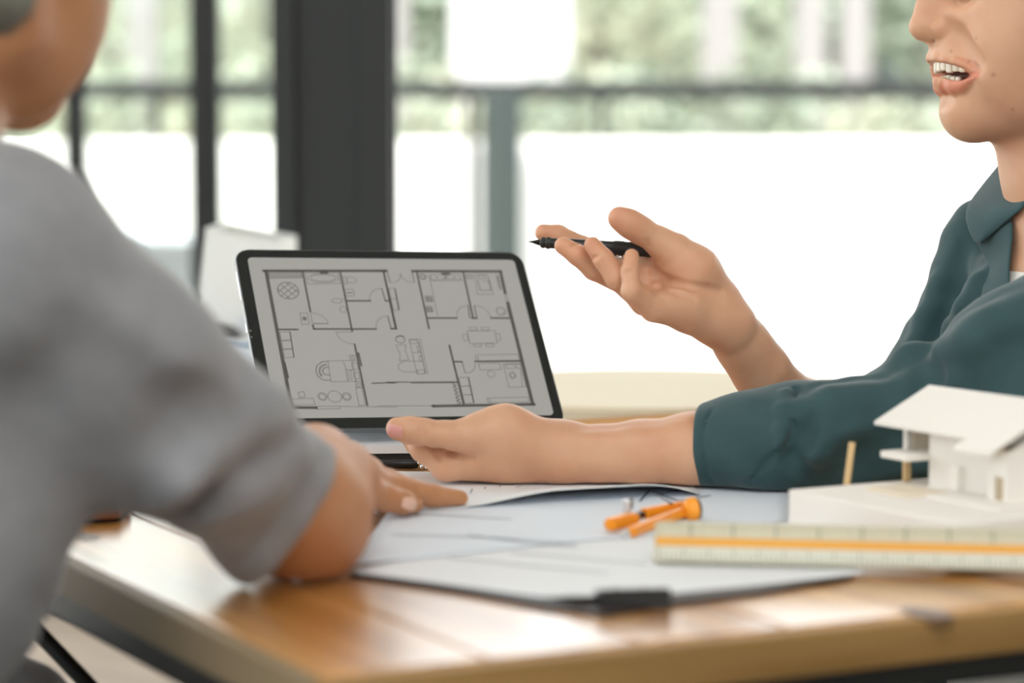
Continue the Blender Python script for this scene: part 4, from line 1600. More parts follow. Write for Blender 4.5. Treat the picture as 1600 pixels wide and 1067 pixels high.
# ================================================================== PEOPLE
M['skin_man'] = skin_mat('skin_light', srgb(214, 168, 136), srgb(206, 152, 120))
M['skin_left'] = skin_mat('skin_tan', srgb(190, 136, 96), srgb(180, 122, 84))
M['teal'] = cloth_mat('teal_cotton', srgb(50, 74, 78), srgb(62, 88, 91), weave=1400, sheen=0.25, mottled=45)
M['white_tee'] = cloth_mat('white_jersey', srgb(232, 229, 222), srgb(240, 237, 231), weave=1600, sheen=0.1)
M['grey_knit'] = cloth_mat('grey_knit', srgb(128, 128, 131), srgb(150, 150, 153), weave=700, sheen=0.35, mottled=70, bump=0.5)
M['trousers'] = cloth_mat('dark_trousers', srgb(34, 36, 42), srgb(44, 46, 52), weave=1200)
M['hair'] = mat('dark_hair', srgb(38, 32, 28), 0.5, var=0.3, scale=120, stretch=(1, 1, .1))
M['hair_grey'] = mat('ash_hair', srgb(118, 116, 106), 0.6, var=0.3, scale=120, stretch=(1, 1, .1))
M['tooth'] = mat('tooth_enamel', srgb(236, 226, 206), 0.25, var=0.03, scale=60)
M['eye'] = mat('eye_white', srgb(235, 230, 225), 0.2, var=0.0)
M['nail'] = mat('finger_nail', srgb(226, 184, 162), 0.28, var=0.03)
M['nail_pink'] = mat('finger_nail_pink', srgb(218, 158, 150), 0.28, var=0.03)
M['stool'] = mat('stool_seat', srgb(60, 50, 44), 0.5)


def pr(*a):
    return [(P(x, y, d), r) for x, y, d, r in a]


def groove(sdf, pix, depth=0.0012, r=0.0022, k=0.003, d0=1.3, d1=2.4, mode='s', lift=0.0):
    """a crease (mode s) or a rolled fold (mode u) laid along the surface under a row of photograph pixels"""
    base = Sdf()
    base.ops = list(sdf.ops)
    pts = []
    for i, q in enumerate(pix):
        c = base.hit(q[0], q[1], d0, d1)
        if c is None:
            continue
        g = nrmv(base.grad(np.asarray(c, np.float32)[None])[0])
        w = math.sin(math.pi * (i + 0.6) / (len(pix) + 0.2)) ** 0.5
        rr = r * (0.45 + 0.55 * w)
        if mode == 's':
            pts.append((c + g * (rr - depth * w), rr))
        else:
            pts.append((c - g * (rr - depth * w), rr))
    if len(pts) > 1:
        sdf.chain(pts, k, mode)


def nrmv(v):
    v = np.asarray(v, float)
    return v / np.linalg.norm(v)


def gauss(co, c, r):
    return np.exp(-((co - np.asarray(c, np.float32)) ** 2).sum(1) / (r * r))


def nail(name, parent, sdf, px, py, d0, d1, along, L, Wd, m, tip=None):
    """a curved nail plate lying on the finger surface seen at a pixel; ALONG = pixel direction to the finger tip"""
    c = sdf.hit(px, py, d0, d1)
    if c is None:
        return None
    g = nrmv(sdf.grad(np.asarray(c, np.float32)[None])[0])
    a = P(px + along[0], py + along[1], proj(c)[2]) - P(px, py, proj(c)[2])
    a = nrmv(a - g * (a @ g))
    s = np.cross(g, a)
    nx, ny = 8, 10
    pts = []
    for j in range(ny + 1):
        v = j / ny * 2 - 1
        for i in range(nx + 1):
            u = i / nx * 2 - 1
            wv_ = Wd / 2 * (1 - 0.10 * (v < 0) * abs(v)) * (1 - abs(v) ** 6 * 0.35)
            pts.append(c + a * v * L / 2 + s * u * wv_)
    pts = sdf.project(np.array(pts, np.float32), 3).astype(float)
    G = sdf.grad(pts.astype(np.float32))
    G /= np.linalg.norm(G, axis=1)[:, None]
    top = []
    for k, p in enumerate(pts):
        v = (k // (nx + 1)) / ny * 2 - 1
        top.append(p + G[k] * 0.00045 + a * (0.0009 if v > 0.9 else 0))
    bot = [p - G[k] * 0.0008 for k, p in enumerate(pts)]
    N = len(pts)
    f = [(j * (nx + 1) + i, j * (nx + 1) + i + 1, (j + 1) * (nx + 1) + i + 1, (j + 1) * (nx + 1) + i) for j in range(ny) for i in range(nx)]
    rim = [i for i in range(nx + 1)] + [j * (nx + 1) + nx for j in range(1, ny + 1)] + [ny * (nx + 1) + i for i in range(nx - 1, -1, -1)] + [j * (nx + 1) for j in range(ny - 1, 0, -1)]
    fs = list(f) + [tuple(k + N for k in reversed(q)) for q in f]
    for x_, y_ in zip(rim, rim[1:] + rim[:1]):
        fs.append((y_, x_, x_ + N, y_ + N))
    o = mesh_obj(name, top + bot, fs, m, parent, True, True)
    return o




class Head:
    """head frame: F forward, L to the person's left, U up, in millimetres from the base of the nose"""

    def __init__(self, origin, yaw_dir):
        self.o = np.asarray(origin, float)
        self.F = nrmv(yaw_dir)
        self.U = np.array([0, 0, 1.0])
        self.L = nrmv(np.cross(self.U, self.F))
        self.U = np.cross(self.F, self.L)
        self.M = np.stack([self.F, self.L, self.U])

    def __call__(self, f, l, u):
        return self.o + (self.F * f + self.L * l + self.U * u) * 0.001

    def loc(self, co):
        return (np.asarray(co) - self.o) @ self.M.T * 1000

    def sculpt(self, b):
        h, HM = self, self.M
        b.ell(h(-98, 0, 78), (0.100, 0.077, 0.098), HM, 0.0)
        b.ell(h(-66, 0, 22), (0.056, 0.064, 0.080), HM, 0.026)
        b.ell(h(-36.5, 0, -12), (0.0310, 0.032, 0.030), HM, 0.016)
        for s in (1, -1):
            b.ell(h(-55, 36 * s, 8), (0.031, 0.030, 0.034), HM, 0.018)
            b.chain([(h(-39, 7 * s, -56), .0180), (h(-62, 32 * s, -49), .018), (h(-98, 50 * s, -30), .018), (h(-104, 56 * s, 10), .02)], 0.018)
            b.ell(h(-58, 46 * s, -18), (0.034, 0.018, 0.034), HM, 0.02)
        b.ell(h(-35.5, 0, -56), (0.0185, 0.022, 0.0175), HM, 0.010)
        b.ell(h(-64, 0, -40), (0.042, 0.036, 0.032), HM, 0.02)
        # nose
        b.chain([(h(-6, 0, 46), .008), (h(-1.0, 0, 28), .0082), (h(3.6, 0, 12.6), .0104)], 0.007)
        b.cone(h(2, 0, 8), h(-6, 0, 5.4), .0062, .0052, 0.004)
        b.chain([(h(-16, 0, 30), .012), (h(-10, 0, 12), .013)], 0.010)
        for s in (1, -1):
            b.ell(h(-11.5, 13.2 * s, 9.8), (0.0112, 0.0074, 0.0082), HM, 0.0025)
            b.cone(h(-6.0, 6.6 * s, 2.5), h(-10, 7.2 * s, 9), .0026, .0030, 0.002, 's')
        # eye sockets, lids, brows, ears
        for s in (1, -1):
            b.ell(h(-12, 32 * s, 42), (0.018, 0.017, 0.013), HM, 0.016, 's')
            b.ell(h(-24, 31 * s, 41), (0.0135, 0.0135, 0.0125), HM, 0.003)
            b.chain([(h(-6, 14 * s, 57), .006), (h(-10, 32 * s, 61), .006), (h(-24, 48 * s, 56), .006)], 0.012)
            b.ell(h(-108, 75 * s, 26), (0.017, 0.007, 0.030), HM, 0.006)
            b.ell(h(-104, 81 * s, 28), (0.009, 0.005, 0.017), HM, 0.005, 's')
        # chin dip and the groove under the nose
        b.chain([(h(-12.4, -10, -43), .0018), (h(-11.2, 0, -43.5), .0024), (h(-12.4, 10, -43), .0018)], 0.012, 's')
        b.cone(h(2.2, 0, -2), h(0.8, 0, -9), .0018, .0018, 0.005, 's')

    def side(self, b0, f, u):
        """half-width of the face at (f, u): where the surface of b0 is"""
        a, c = 76.0, 0.0
        if b0(np.array([self(f, 0, u)], np.float32))[0] > 0:
            return 0.0
        for _ in range(22):
            m = (a + c) / 2
            if b0(np.array([self(f, m, u)], np.float32))[0] < 0:
                c = m
            else:
                a = m
        return c


# ------------------------------------------------------------------ the man on the right
man = thing('person', 'smiling person in open teal shirt over white tee, pen in raised hand, gesturing at tablet', 'person', (P(1760, 533, 2.05)[0], 2.03, 0))
psi = math.radians(10)
h = Head(P(1447, 66, 2.02), (-math.cos(psi), -math.sin(psi), 0))
HM = h.M
mm = 0.001
b = Sdf()
h.sculpt(b)
# smiling cheeks and the fold from the nose wing past the mouth corner
for s in (1, -1):
    b.ell(h(-46, 39 * s, 2), (0.017, 0.012, 0.018), HM, 0.012)
    b.ell(h(-46, 38 * s, -27), (0.012, 0.010, 0.014), HM, 0.012)
# lips: rolls laid on the face along the open mouth
face0 = Sdf()
face0.ops = list(b.ops)


def from_pix(px, py, f_min):
    c = face0.hit(px, py, 1.8, 2.2)
    if c is None:
        return (f_min, (66 - py) / 1.98)
    q = h.loc(c)
    return (min(q[0], f_min), q[2])


UPL = [from_pix(x, y, -3.5 - 2.2 * i) for i, (x, y) in enumerate([(1453, 95.5), (1463, 96.5), (1475, 98), (1490, 101.5), (1507, 107.5), (1524, 115.5)])]
LOL = [from_pix(x, y, -11.0 - 2.2 * i) for i, (x, y) in enumerate([(1467, 119.5), (1480, 124.5), (1492, 126.5), (1504, 125.5), (1515, 121.5), (1524, 116.0)])]
_cs, _sn = math.cos(psi), math.sin(psi)


def side_s(f, u):
    return f * _cs - h.side(face0, f, u) * _sn


FC = side_s(*UPL[-1])
FT = UPL[-1][0]
_su = sorted([(side_s(f, u), u) for f, u in UPL[:-1]] + [(FC, UPL[-1][1])])
_sl = sorted([(side_s(f, u), u) for f, u in LOL[:-1]] + [(FC, UPL[-1][1] - 0.3)])


def on_face(f, u, inset):
    """point just under the face surface on the left side at (f, u)"""
    l = h.side(face0, f, u)
    if l <= 0.01:
        a, c = -60.0, 10.0
        for _ in range(22):
            m_ = (a + c) / 2
            if face0(np.array([h(m_, 0, u)], np.float32))[0] < 0:
                a = m_
            else:
                c = m_
        f = a
    p = h(f, l, u)
    g = nrmv(face0.grad(np.asarray(p, np.float32)[None])[0])
    return p - g * inset


def mirrored(p):
    q = h.loc(p)
    return h(q[0], -q[1], q[2])


up_r = [.0027, .0027, .0027, .0025, .0020, .0011]
lo_r = [.0050, .0056, .0058, .0050, .0032, .0011]
upp = [(on_face(f, u + 2.6, r * 0.80), r) for (f, u), r in zip(UPL, up_r)]
lop = [(on_face(f, u - (4.6, 4.8, 4.4, 3.4, 2.0, .6)[i], r * (0.45 if i < 3 else 0.36 if i < 4 else .5)), r) for i, ((f, u), r) in enumerate(zip(LOL, lo_r))]
for ch in (upp, lop):
    b.chain(ch, 0.005)
    b.chain([(mirrored(p), r) for p, r in ch], 0.005)
b.cone(upp[0][0], mirrored(upp[0][0]), .0027, .0027, .005)
b.cone(lop[0][0], mirrored(lop[0][0]), .0046, .0046, .005)
face1 = Sdf()
face1.ops = list(b.ops)
_uf = np.array([p[0] for p in _su] + [40.0]); _uu = np.array([p[1] for p in _su] + [_su[-1][1]])
_lf = np.array([p[0] for p in _sl] + [40.0]); _lu = np.array([p[1] for p in _sl] + [_sl[-1][1] + 0.5])


def mouth_fn(p):
    q = h.loc(p)
    sv = q[:, 0] * _cs - np.abs(q[:, 1]) * _sn
    uu_ = np.interp(sv, _uf, _uu)
    ll_ = np.interp(sv, _lf, _lu)
    e_ = np.maximum(q[:, 2] - uu_, ll_ - q[:, 2])
    e_ = np.maximum(e_, FC - sv) * 0.001
    return np.maximum(e_, -(face1(p) + 0.016)).astype(np.float32)


b.fn(mouth_fn, h(-20, 0, -22), 0.05, 's', 0.0012)
groove(b, [(1486, 48), (1497, 60), (1508, 76), (1517, 92), (1526, 104)], 0.0014, 0.005, 0.012, 1.8, 2.2)
# neck
b.chain([(h(-112, 0, -30), .052), (h(-125, 0, -95), .0545), (h(-140, 0, -165), .060)], 0.02, flat=h.L, fl=1.04)
# torso core, kept inside the clothes
NB = h(-142, 0, -172)
tF = nrmv((-math.cos(math.radians(24)), -math.sin(math.radians(24)), 0))
tR = nrmv((-math.sin(math.radians(24)), math.cos(math.radians(24)), 0))   # towards the far (right) shoulder
tU = np.array([0, 0, 1.0])


def tq(F_, R_, U_):
    return NB + (tF * F_ + tR * R_ + tU * U_) * 0.001


b.chain([(NB, .056), (tq(10, 0, -60), .066), (tq(10, 0, -180), .085), (tq(-10, 0, -330), .085), (tq(-60, 0, -480), .09)], 0.03, flat=tR, fl=1.35)
SHR = P(1556, 392, 2.19)
SHL = P(1800, 470, 1.90)
b.chain([(tq(0, 30, -40), .05), (SHR, .030)], 0.03)
b.chain([(tq(0, -30, -40), .05), (SHL, .034)], 0.03)

def PL(x, y, d):
    return P(x, y, d * 0.988)


def prl(*a):
    return [(PL(x, y, d), r) for x, y, d, r in a]


# left arm resting on the table, palm up
EL, WL = PL(1412, 694, 1.945), PL(876, 711, 1.985)
dY = np.array([0, 1.0, 0])
b.chain([(SHL, .030), (P(1600, 600, 1.905), .024), (EL, .026)], 0.02)
b.chain([(EL, .032), (PL(1230, 695, 1.962), .0285)], 0.02)
b.chain([(PL(1230, 697, 1.962), .0270), (PL(1083, 703.5, 1.973), .0268), (PL(1000, 708, 1.979), .0232), (PL(935, 711, 1.983), .0209), (WL, .0202)], 0.012, flat=dY, fl=1.32)
# palm and heel of the hand
MCL = [PL(698, 727, 1.968), PL(694, 722, 1.990), PL(701, 722, 2.012), PL(716, 725, 2.032)]
for (q, r0, r1) in zip(MCL, (.0180, .0175, .017, .016), (.0116, .0112, .0105, .0098)):
    b.chain([(PL(860, 712, 1.985) * 0.62 + q * 0.38 + np.array([0, 0, .001]), r0), (q, r1)], 0.014)
    b.cone(WL, PL(860, 712, 1.985) * 0.62 + q * 0.38 + np.array([0, 0, .001]), .0200, r0, 0.014)
b.chain([(PL(845, 690, 1.975), .0155), (PL(790, 671, 1.968), .0158), (PL(748, 673, 1.960), .0128)], 0.012)
b.ell(PL(785, 690, 1.968), (.030, .017, .021), None, 0.016)
# fingers reach up behind the thumb towards the tablet
def finger_l(*pts, k=0.0024):
    q = prl(*pts)
    b.chain(q[:2], 0.005)
    b.chain(q[1:], k)


def finger(*pts, k=0.0024):
    q = pr(*pts)
    b.chain(q[:2], 0.005)
    b.chain(q[1:], k)


finger_l((698, 729, 1.968, .0108), (662, 701, 1.970, .0094), (642, 676, 1.990, .0086), (640, 668, 2.012, .0074), k=0.006)
finger_l((694, 722, 1.990, .0108), (652, 692, 1.996, .0094), (640, 672, 2.018, .0086), (646, 667, 2.040, .0074))
finger_l((701, 722, 2.012, .0104), (664, 694, 2.018, .0090), (652, 674, 2.036, .0082), (660, 670, 2.052, .0070))
finger_l((716, 725, 2.032, .0098), (684, 702, 2.036, .0080), (672, 686, 2.048, .0073), (678, 680, 2.062, .0062))
# thumb towards the viewer
b.chain(prl((782, 682, 1.968, .0150), (728, 681, 1.955, .0118), (697, 680, 1.951, .0106)), 0.006)
b.chain(prl((697, 680, 1.951, .0106), (661, 675.5, 1.949, .0102), (640, 672, 1.949, .0098), (621, 669.5, 1.951, .0086)), 0.004)
groove(b, [(661, 698), (676, 701), (690, 703), (705, 707), (720, 711), (737, 716)], 0.0016, 0.0022, 0.003)
groove(b, [(688, 704), (684, 710), (686, 717)], 0.0012, 0.0018, 0.003)
for xx in (652, 660, 664):
    groove(b, [(xx + 1, 667), (xx, 675), (xx - 1, 684)], 0.0005, 0.0016, 0.002)
# tendon line on the forearm
b.chain(prl((905, 690, 1.962, .0025), (980, 690, 1.957, .003), (1060, 680, 1.951, .003)), 0.012)

# right arm: palm open to the viewer, pen across the fingers
ER, WR = P(1338, 668, 2.135), P(1137, 508, 1.985)
b.chain([(SHR, .030), (P(1480, 570, 2.18), .024), (P(1412, 655, 2.155), .022), (ER, .022)], 0.02)
fdir = nrmv(P(1250, 560, 2.05) - P(1180, 610, 2.05))
b.chain([(ER, .022), (P(1250, 640, 2.07), .0225), (P(1216, 618, 2.04), .0212), (P(1188, 578, 2.016), .0194), (P(1159, 537, 2.0), .0178), (WR, .0176)], 0.018)
MCR = pr((985, 423, 2.006, .0112), (996, 449, 1.986, .0112), (1007, 470, 1.964, .0106), (1020, 483, 1.943, .0086))
for (q, r), r0 in zip(MCR, (.0145, .0132, .0112, .0092)):
    mid = np.asarray(q) * 0.5 + (WR + np.array([-.004, 0, 0])) * 0.5
    b.cone(WR, mid, .0165, r0, 0.009)
    b.cone(mid, q, r0, r, 0.009)
# web between thumb and index finger
b.chain(pr((1046, 396, 1.980, .0095), (1010, 410, 1.996, .0095), (985, 420, 2.004, .0100)), 0.008)
b.chain(pr((1034, 408, 1.982, .0100), (1012, 428, 1.986, .0105), (1002, 446, 1.984, .0100)), 0.010)
# heel of the hand on the little-finger side, ball of the thumb
b.chain(pr((1112, 492, 1.972, .0152), (1070, 474, 1.960, .0132), (1040, 474, 1.950, .0104)), 0.012)
b.ell(P(1128, 503, 1.982), (.019, .015, .0145), None, 0.010)
b.chain(pr((1122, 464, 1.984, .0160), (1082, 424, 1.972, .0190), (1056, 395, 1.968, .0135)), 0.012)
b.chain(pr((1052, 389, 1.968, .0118), (1031, 378, 1.966, .0107), (1000, 359, 1.960, .0100), (983, 349, 1.957, .0099), (968, 341, 1.955, .0090)), 0.006)
# fingers
finger((985, 423, 2.006, .0110), (910, 387, 2.016, .0090), (872, 368, 2.012, .0082), (849, 363.5, 2.008, .0066))
finger((996, 449, 1.986, .0110), (929, 419, 1.972, .0094), (902, 398, 1.966, .0080), (880, 384, 1.967, .0068))
finger((1007, 470, 1.964, .0104), (964, 435, 1.946, .0088), (943, 405, 1.946, .0078), (926, 383, 1.951, .0065))
finger((1020, 483, 1.943, .0088), (987, 455, 1.926, .0078), (984, 424, 1.930, .0066), (987, 400, 1.936, .0055))
# palm lines
groove(b, [(1014, 412), (1024, 424), (1038, 435), (1056, 443), (1080, 448), (1104, 451), (1126, 454)], 0.0017, 0.003, 0.004)
groove(b, [(1022, 446), (1040, 453), (1062, 460), (1084, 468)], 0.0009, 0.0026, 0.003)
groove(b, [(1010, 376), (1014, 384)], 0.0006, 0.002, 0.002)
for q_ in ([(925, 405), (936, 399)], [(957, 446), (972, 440)], [(978, 425), (990, 424)], [(893, 385), (903, 380)]):
    groove(b, q_, 0.0006, 0.0018, 0.002)
# contact with the table
b.plane_above(TZ + 0.0052, P(900, 720, 1.97), 0.42)


def tint_man(co):
    t = np.ones((len(co), 3), np.float32)

    def mixc(w, c):
        w = np.clip(w, 0, 1)[:, None]
        t[:] = t * (1 - w) + np.array(c, np.float32) * w
    q = h.loc(co)
    al = np.abs(q[:, 1])

    def near(chain):
        best = np.full(len(co), 1e9)
        for (p0, r0), (p1, r1) in zip(chain[:-1], chain[1:]):
            a_, b_ = h.loc(p0), h.loc(p1)
            ab = b_ - a_
            w_ = np.stack([q[:, 0], al, q[:, 2]], 1) - a_
            tt = np.clip((w_ @ ab) / (ab @ ab), 0, 1)
            best = np.minimum(best, np.sqrt(((w_ - tt[:, None] * ab) ** 2).sum(1)) - (r0 + (r1 - r0) * tt) * 1000)
        return best
    head_zone = (np.abs(q) < 120).all(1)
    mixc((1 - np.clip((near(upp) - 1.4) / 1.2, 0, 1)) * head_zone, (0.93, 0.78, 0.75))
    mixc((1 - np.clip((near(lop) - 1.6) / 1.2, 0, 1)) * head_zone, (0.96, 0.64, 0.64))
    inside = np.clip((-face1(co) - 0.0035) / 0.003, 0, 1) * (np.exp(-(((q - np.array([-22, 0, -22])) / np.array([26, 40, 9])) ** 2).sum(1)) > 0.2)
    mixc(inside, (0.30, 0.13, 0.11))
    # warm finger tips
    for px, py, d in ((849, 363, 2.008), (880, 384, 1.967), (926, 383, 1.951), (987, 400, 1.936), (972, 342, 1.955)):
        mixc(gauss(co, P(px, py, d), 0.016) * 0.55, (0.98, 0.80, 0.74))
    mixc(gauss(co, P(612, 668, 1.95), 0.013) * 0.6, (0.98, 0.74, 0.70))
    for px, py, d in ((660, 678, 1.94), (664, 674, 1.94)):
        mixc(gauss(co, P(px, py, d), 0.006) * 0.35, (0.90, 0.76, 0.72))
    # moles
    for px, py, r in ((1514, 96, .0009), (1486, 80, .0007), (1552, 117, .0010), (1582, 171, .0009), (1525, 60, .0007)):
        c_ = b.hit(px, py, 1.8, 2.2)
        if c_ is not None:
            mixc(gauss(co, c_, r * 1.5) * 0.55, (0.40, 0.28, 0.25))
    for px, py, d, r in ((733, 702, 1.947, .0012), (1030, 694, 1.955, .001)):
        mixc(gauss(co, P(px, py, d), r * 1.6), (0.35, 0.22, 0.2))
    return t


lo = np.array([0.0 + P(590, 0, 1.95)[0], 1.80, 0.55])
hi = np.array([0.62, 2.34, 1.34])
det = [(P(640, 690, 1.96), .06), (P(740, 700, 1.96), .07), (P(920, 400, 1.97), .06), (P(1040, 430, 1.97), .08), (P(1480, 100, 1.98), .085)]
body = sculpt('body', b, lo, hi, M['skin_man'], 0.0024, 6, man, det, tint_man)
nail('nail', man, b, 617, 674, 1.9, 2.0, (-10, -1), .0128, .0105, M['nail_pink'])

# teeth stand in an arc just behind the lips
def tooth_row(u0, u1, inset, f_end, n_side, wd, steps):
    """places n teeth a side along the curve where the face surface, pushed in by inset, meets height (u0+u1)/2"""
    um = -22.0
    cur = [on_face(f, um, inset) for f in np.linspace(2, f_end, 60)]
    cur = np.array([h.loc(p) for p in cur])
    cur[:, 2] = 0
    cur = cur[np.argsort(cur[:, 1])]
    sl = np.concatenate([[0], np.cumsum(np.linalg.norm(np.diff(cur, axis=0), axis=1))])
    for i in range(n_side):
        s_ = (i + 0.5) * wd
        if s_ > sl[-1] - 1.0 or np.interp(s_, sl, cur[:, 0]) < FT + 0.8:
            break
        f = np.interp(s_, sl, cur[:, 0]); l = np.interp(s_, sl, cur[:, 1])
        f2 = np.interp(s_ + 2, sl, cur[:, 0]); l2 = np.interp(s_ + 2, sl, cur[:, 1])
        t_ = nrmv((f2 - f, l2 - l, 0))
        for sg in (1, -1):
            a0, a1 = u0, u1 + steps[i % len(steps)]
            mb = MB()
            mb.box((0, 0, 0), (0.0050, (wd - 0.25) * mm, abs(a1 - a0) * mm), 0.0016, seg=3)
            tv = h.F * t_[0] + h.L * t_[1] * sg
            nv = np.cross(tv, h.U)
            c_ = h(f, l * sg, (a0 + a1) / 2)
            mb.bm.transform(Matrix(((nv[0], tv[0], 0, c_[0]), (nv[1], tv[1], 0, c_[1]), (nv[2], tv[2], 1, c_[2]), (0, 0, 0, 1))))
            mb.build('tooth', M['tooth'], man, True, True)


tooth_row(-12.5, -23.2, 0.0042, FT - 3, 8, 6.4, (0, 0.6, -1.2, -0.4, -1.0, -1.2, -1.4, -1.6))
tooth_row(-31.5, -26.0, 0.0098, FT - 2, 7, 5.0, (0, 0.3, -0.6, -1.2, -0.9, -1.2, -1.4))
for s in (1, -1):
    e_ = h(-22.4, 31 * s, 43.0)
    ey = MB().sphere(e_, 0.0122, seg=20).build('eye', M['eye'], man, True, True)
    MB().sphere(e_ + h.F * 0.0082, 0.0052, seg=14).build('iris', M['hair'], ey, True, True)
hs = Sdf()
hs.ell(h(-100, 0, 86), (0.108, 0.085, 0.102), HM, 0.0)
hs.ell(h(-8, 0, 30), (0.052, 0.075, 0.075), HM, 0.02, 's')
hs.ell(h(-60, 0, 0), (0.055, 0.09, 0.05), HM, 0.02, 's')
hs.ell(h(-110, 0, -12), (0.045, 0.09, 0.05), HM, 0.02, 's')
hs.fn(lambda p: 0.0016 * np.sin(p[:, 1] * 260 + p[:, 0] * 90) * np.sin(p[:, 2] * 40 + p[:, 0] * 150), h(-100, 0, 86), 0.16, 'd')
sculpt('hair', hs, h(-100, 0, 86) - 0.13, h(-100, 0, 86) + 0.13, M['hair'], 0.004, 5, man)

# ---- white tee
ts = Sdf()
ts.chain([(tq(8, 0, -70), .083), (tq(12, 0, -180), .096), (tq(-8, 0, -330), .096), (tq(-40, 0, -400), .092)], 0.04, flat=tR, fl=1.42)
ts.chain([(tq(0, 20, -45), .058), (tq(-2, 110, -75), .045)], 0.03)
ts.chain([(tq(0, -20, -45), .058), (tq(-2, -110, -75), .045)], 0.03)
ts.cone(tq(8, 0, -70), tq(4, 0, -22), .083, .062, 0.02)
ts.cone(tq(0, 0, 60), tq(10, 0, -6), .060, .055, 0.003, 's')
ring = [(tq(64 * math.cos(t) + 2, 63 * math.sin(t), 14 - 22 * math.cos(t)), .0034) for t in np.linspace(0, 2 * math.pi, 25)]
ts.chain(ring, 0.002)
tee = sculpt('tee', ts, NB + np.array([-.26, -.27, -.62]), NB + np.array([.27, .27, .06]), M['white_tee'], 0.004, 5, man)

# ---- teal shirt: two sleeves and an open body
sh = Sdf()
# body of the shirt, open in front
sh.chain([(tq(0, 0, -62), .092), (tq(6, 0, -180), .112), (tq(-14, 0, -330), .116), (tq(-64, 0, -480), .122)], 0.05, flat=tR, fl=1.48)
sh.chain([(tq(-6, 35, -34), .060), (tq(-4, 110, -64), .050), (SHR, .043)], 0.03)
sh.chain([(tq(-6, -35, -34), .060), (tq(-4, -110, -64), .058), (SHL, .060)], 0.03)
sh.cone(tq(64, -22, 80), tq(98, -34, -160), .052, .036, 0.012, 's')
sh.cone(tq(98, -34, -160), tq(118, -30, -420), .036, .028, 0.012, 's')
sh.cone(tq(-4, 0, 30), tq(8, 0, -50), .066, .058, 0.008, 's')
# far sleeve
sh.chain([(SHR, .044), (P(1532, 470, 2.19), .0435), (P(1483, 566, 2.18), .0425), (P(1412, 650, 2.155), .040), (P(1340, 670, 2.12), .034), (P(1292, 658, 2.085), .029)], 0.02)
# near sleeve
sh.chain([(SHL, .066), (P(1690, 545, 1.895), .062), (P(1600, 585, 1.90), .0610), (P(1500, 650, 1.915), .0500), (P(1425, 676, 1.93), .0460)], 0.02)
sh.chain([(P(1425, 672, 1.930), .0450), (P(1300, 682, 1.935), .0395), (P(1240, 686, 1.938), .0392), (P(1180, 690, 1.942), .0366), (P(1100, 697, 1.949), .0292), (P(1060, 700, 1.951), .028)], 0.015, flat=dY, fl=1.3)
sh.chain([(P(1446, 596, 1.925), .022), (P(1428, 575, 1.928), .0165), (P(1404, 610, 1.93), .018)], 0.012)
# folds: raised rolls and pressed-in lines
sh.chain(pr((1285, 612, 1.922, .005), (1330, 612, 1.920, .006), (1380, 604, 1.916, .005)), 0.012)
groove(sh, [(1447, 548), (1452, 575), (1450, 605), (1446, 640)], 0.006, 0.008, 0.014)
groove(sh, [(1243, 606), (1239, 630), (1236, 660), (1235, 690), (1237, 715)], 0.0042, 0.0036, 0.003)
groove(sh, [(1228, 612), (1224, 640), (1221, 670), (1220, 700)], 0.0018, 0.005, 0.006, mode='u')
groove(sh, [(1268, 655), (1256, 680), (1245, 704), (1238, 716)], 0.004, 0.006, 0.010)
groove(sh, [(1238, 712), (1252, 735), (1276, 756)], 0.0035, 0.005, 0.008)
groove(sh, [(1168, 752), (1190, 732), (1212, 710), (1230, 690)], 0.0014, 0.002, 0.003)
groove(sh, [(1262, 640), (1300, 625), (1350, 618), (1390, 610)], 0.003, 0.008, 0.016, mode='u')
groove(sh, [(1300, 745), (1360, 715), (1420, 690), (1480, 672)], 0.005, 0.012, 0.02)
groove(sh, [(1470, 560), (1520, 525), (1560, 500), (1600, 482)], 0.003, 0.010, 0.02, mode='u')
groove(sh, [(1600, 560), (1560, 590), (1520, 640), (1490, 690)], 0.002, 0.014, 0.024)
# long vertical folds of the open front and the far sleeve
groove(sh, [(1526, 440), (1506, 480), (1486, 520), (1468, 555)], 0.006, 0.008, 0.012, 2.03, 2.4, 'u')
groove(sh, [(1545, 430), (1530, 480), (1505, 525)], 0.007, 0.010, 0.014, 2.03, 2.4)
groove(sh, [(1500, 400), (1490, 450), (1470, 500), (1450, 545)], 0.005, 0.008, 0.014, 2.03, 2.4)
groove(sh, [(1462, 440), (1446, 490), (1432, 530)], 0.004, 0.007, 0.012, 2.03, 2.4, 'u')
sh.fn(lambda p: 0.0010 * np.sin(p[:, 0] * 95 + p[:, 2] * 140) * np.sin(p[:, 1] * 60 + p[:, 2] * 50 + 1), NB + np.array([-.1, 0, -.15]), 0.55, 'd')
# cuffs are open: hollow round the forearms
_cu = P(1094, 698, 1.949)
sh.fn(lambda p: ((p[:, 0] - _cu[0]) - 0.22 * (p[:, 1] - _cu[1]) + 0.06 * (p[:, 2] - _cu[2])).astype(np.float32), _cu + np.array([-.03, 0, 0]), 0.05, 's', 0.004)
sh.chain([(P(1200, 608, 2.03), .030), (P(1262, 640, 2.08), .0270)], 0.002, 's')
groove(sh, [(1112, 640), (1100, 670), (1097, 700), (1102, 730), (1112, 756)], 0.0008, 0.0014, 0.002)
sh.plane_above(TZ + 0.0050, P(1200, 720, 1.96), 0.30)
shirt = sculpt('shirt', sh, np.array([P(1060, 0, 1.97)[0], 1.74, 0.50]), np.array([0.80, 2.40, 1.10]), M['teal'], 0.0036, 5, man,
               [(P(1240, 690, 1.93), .10), (P(1440, 600, 1.92), .07)])

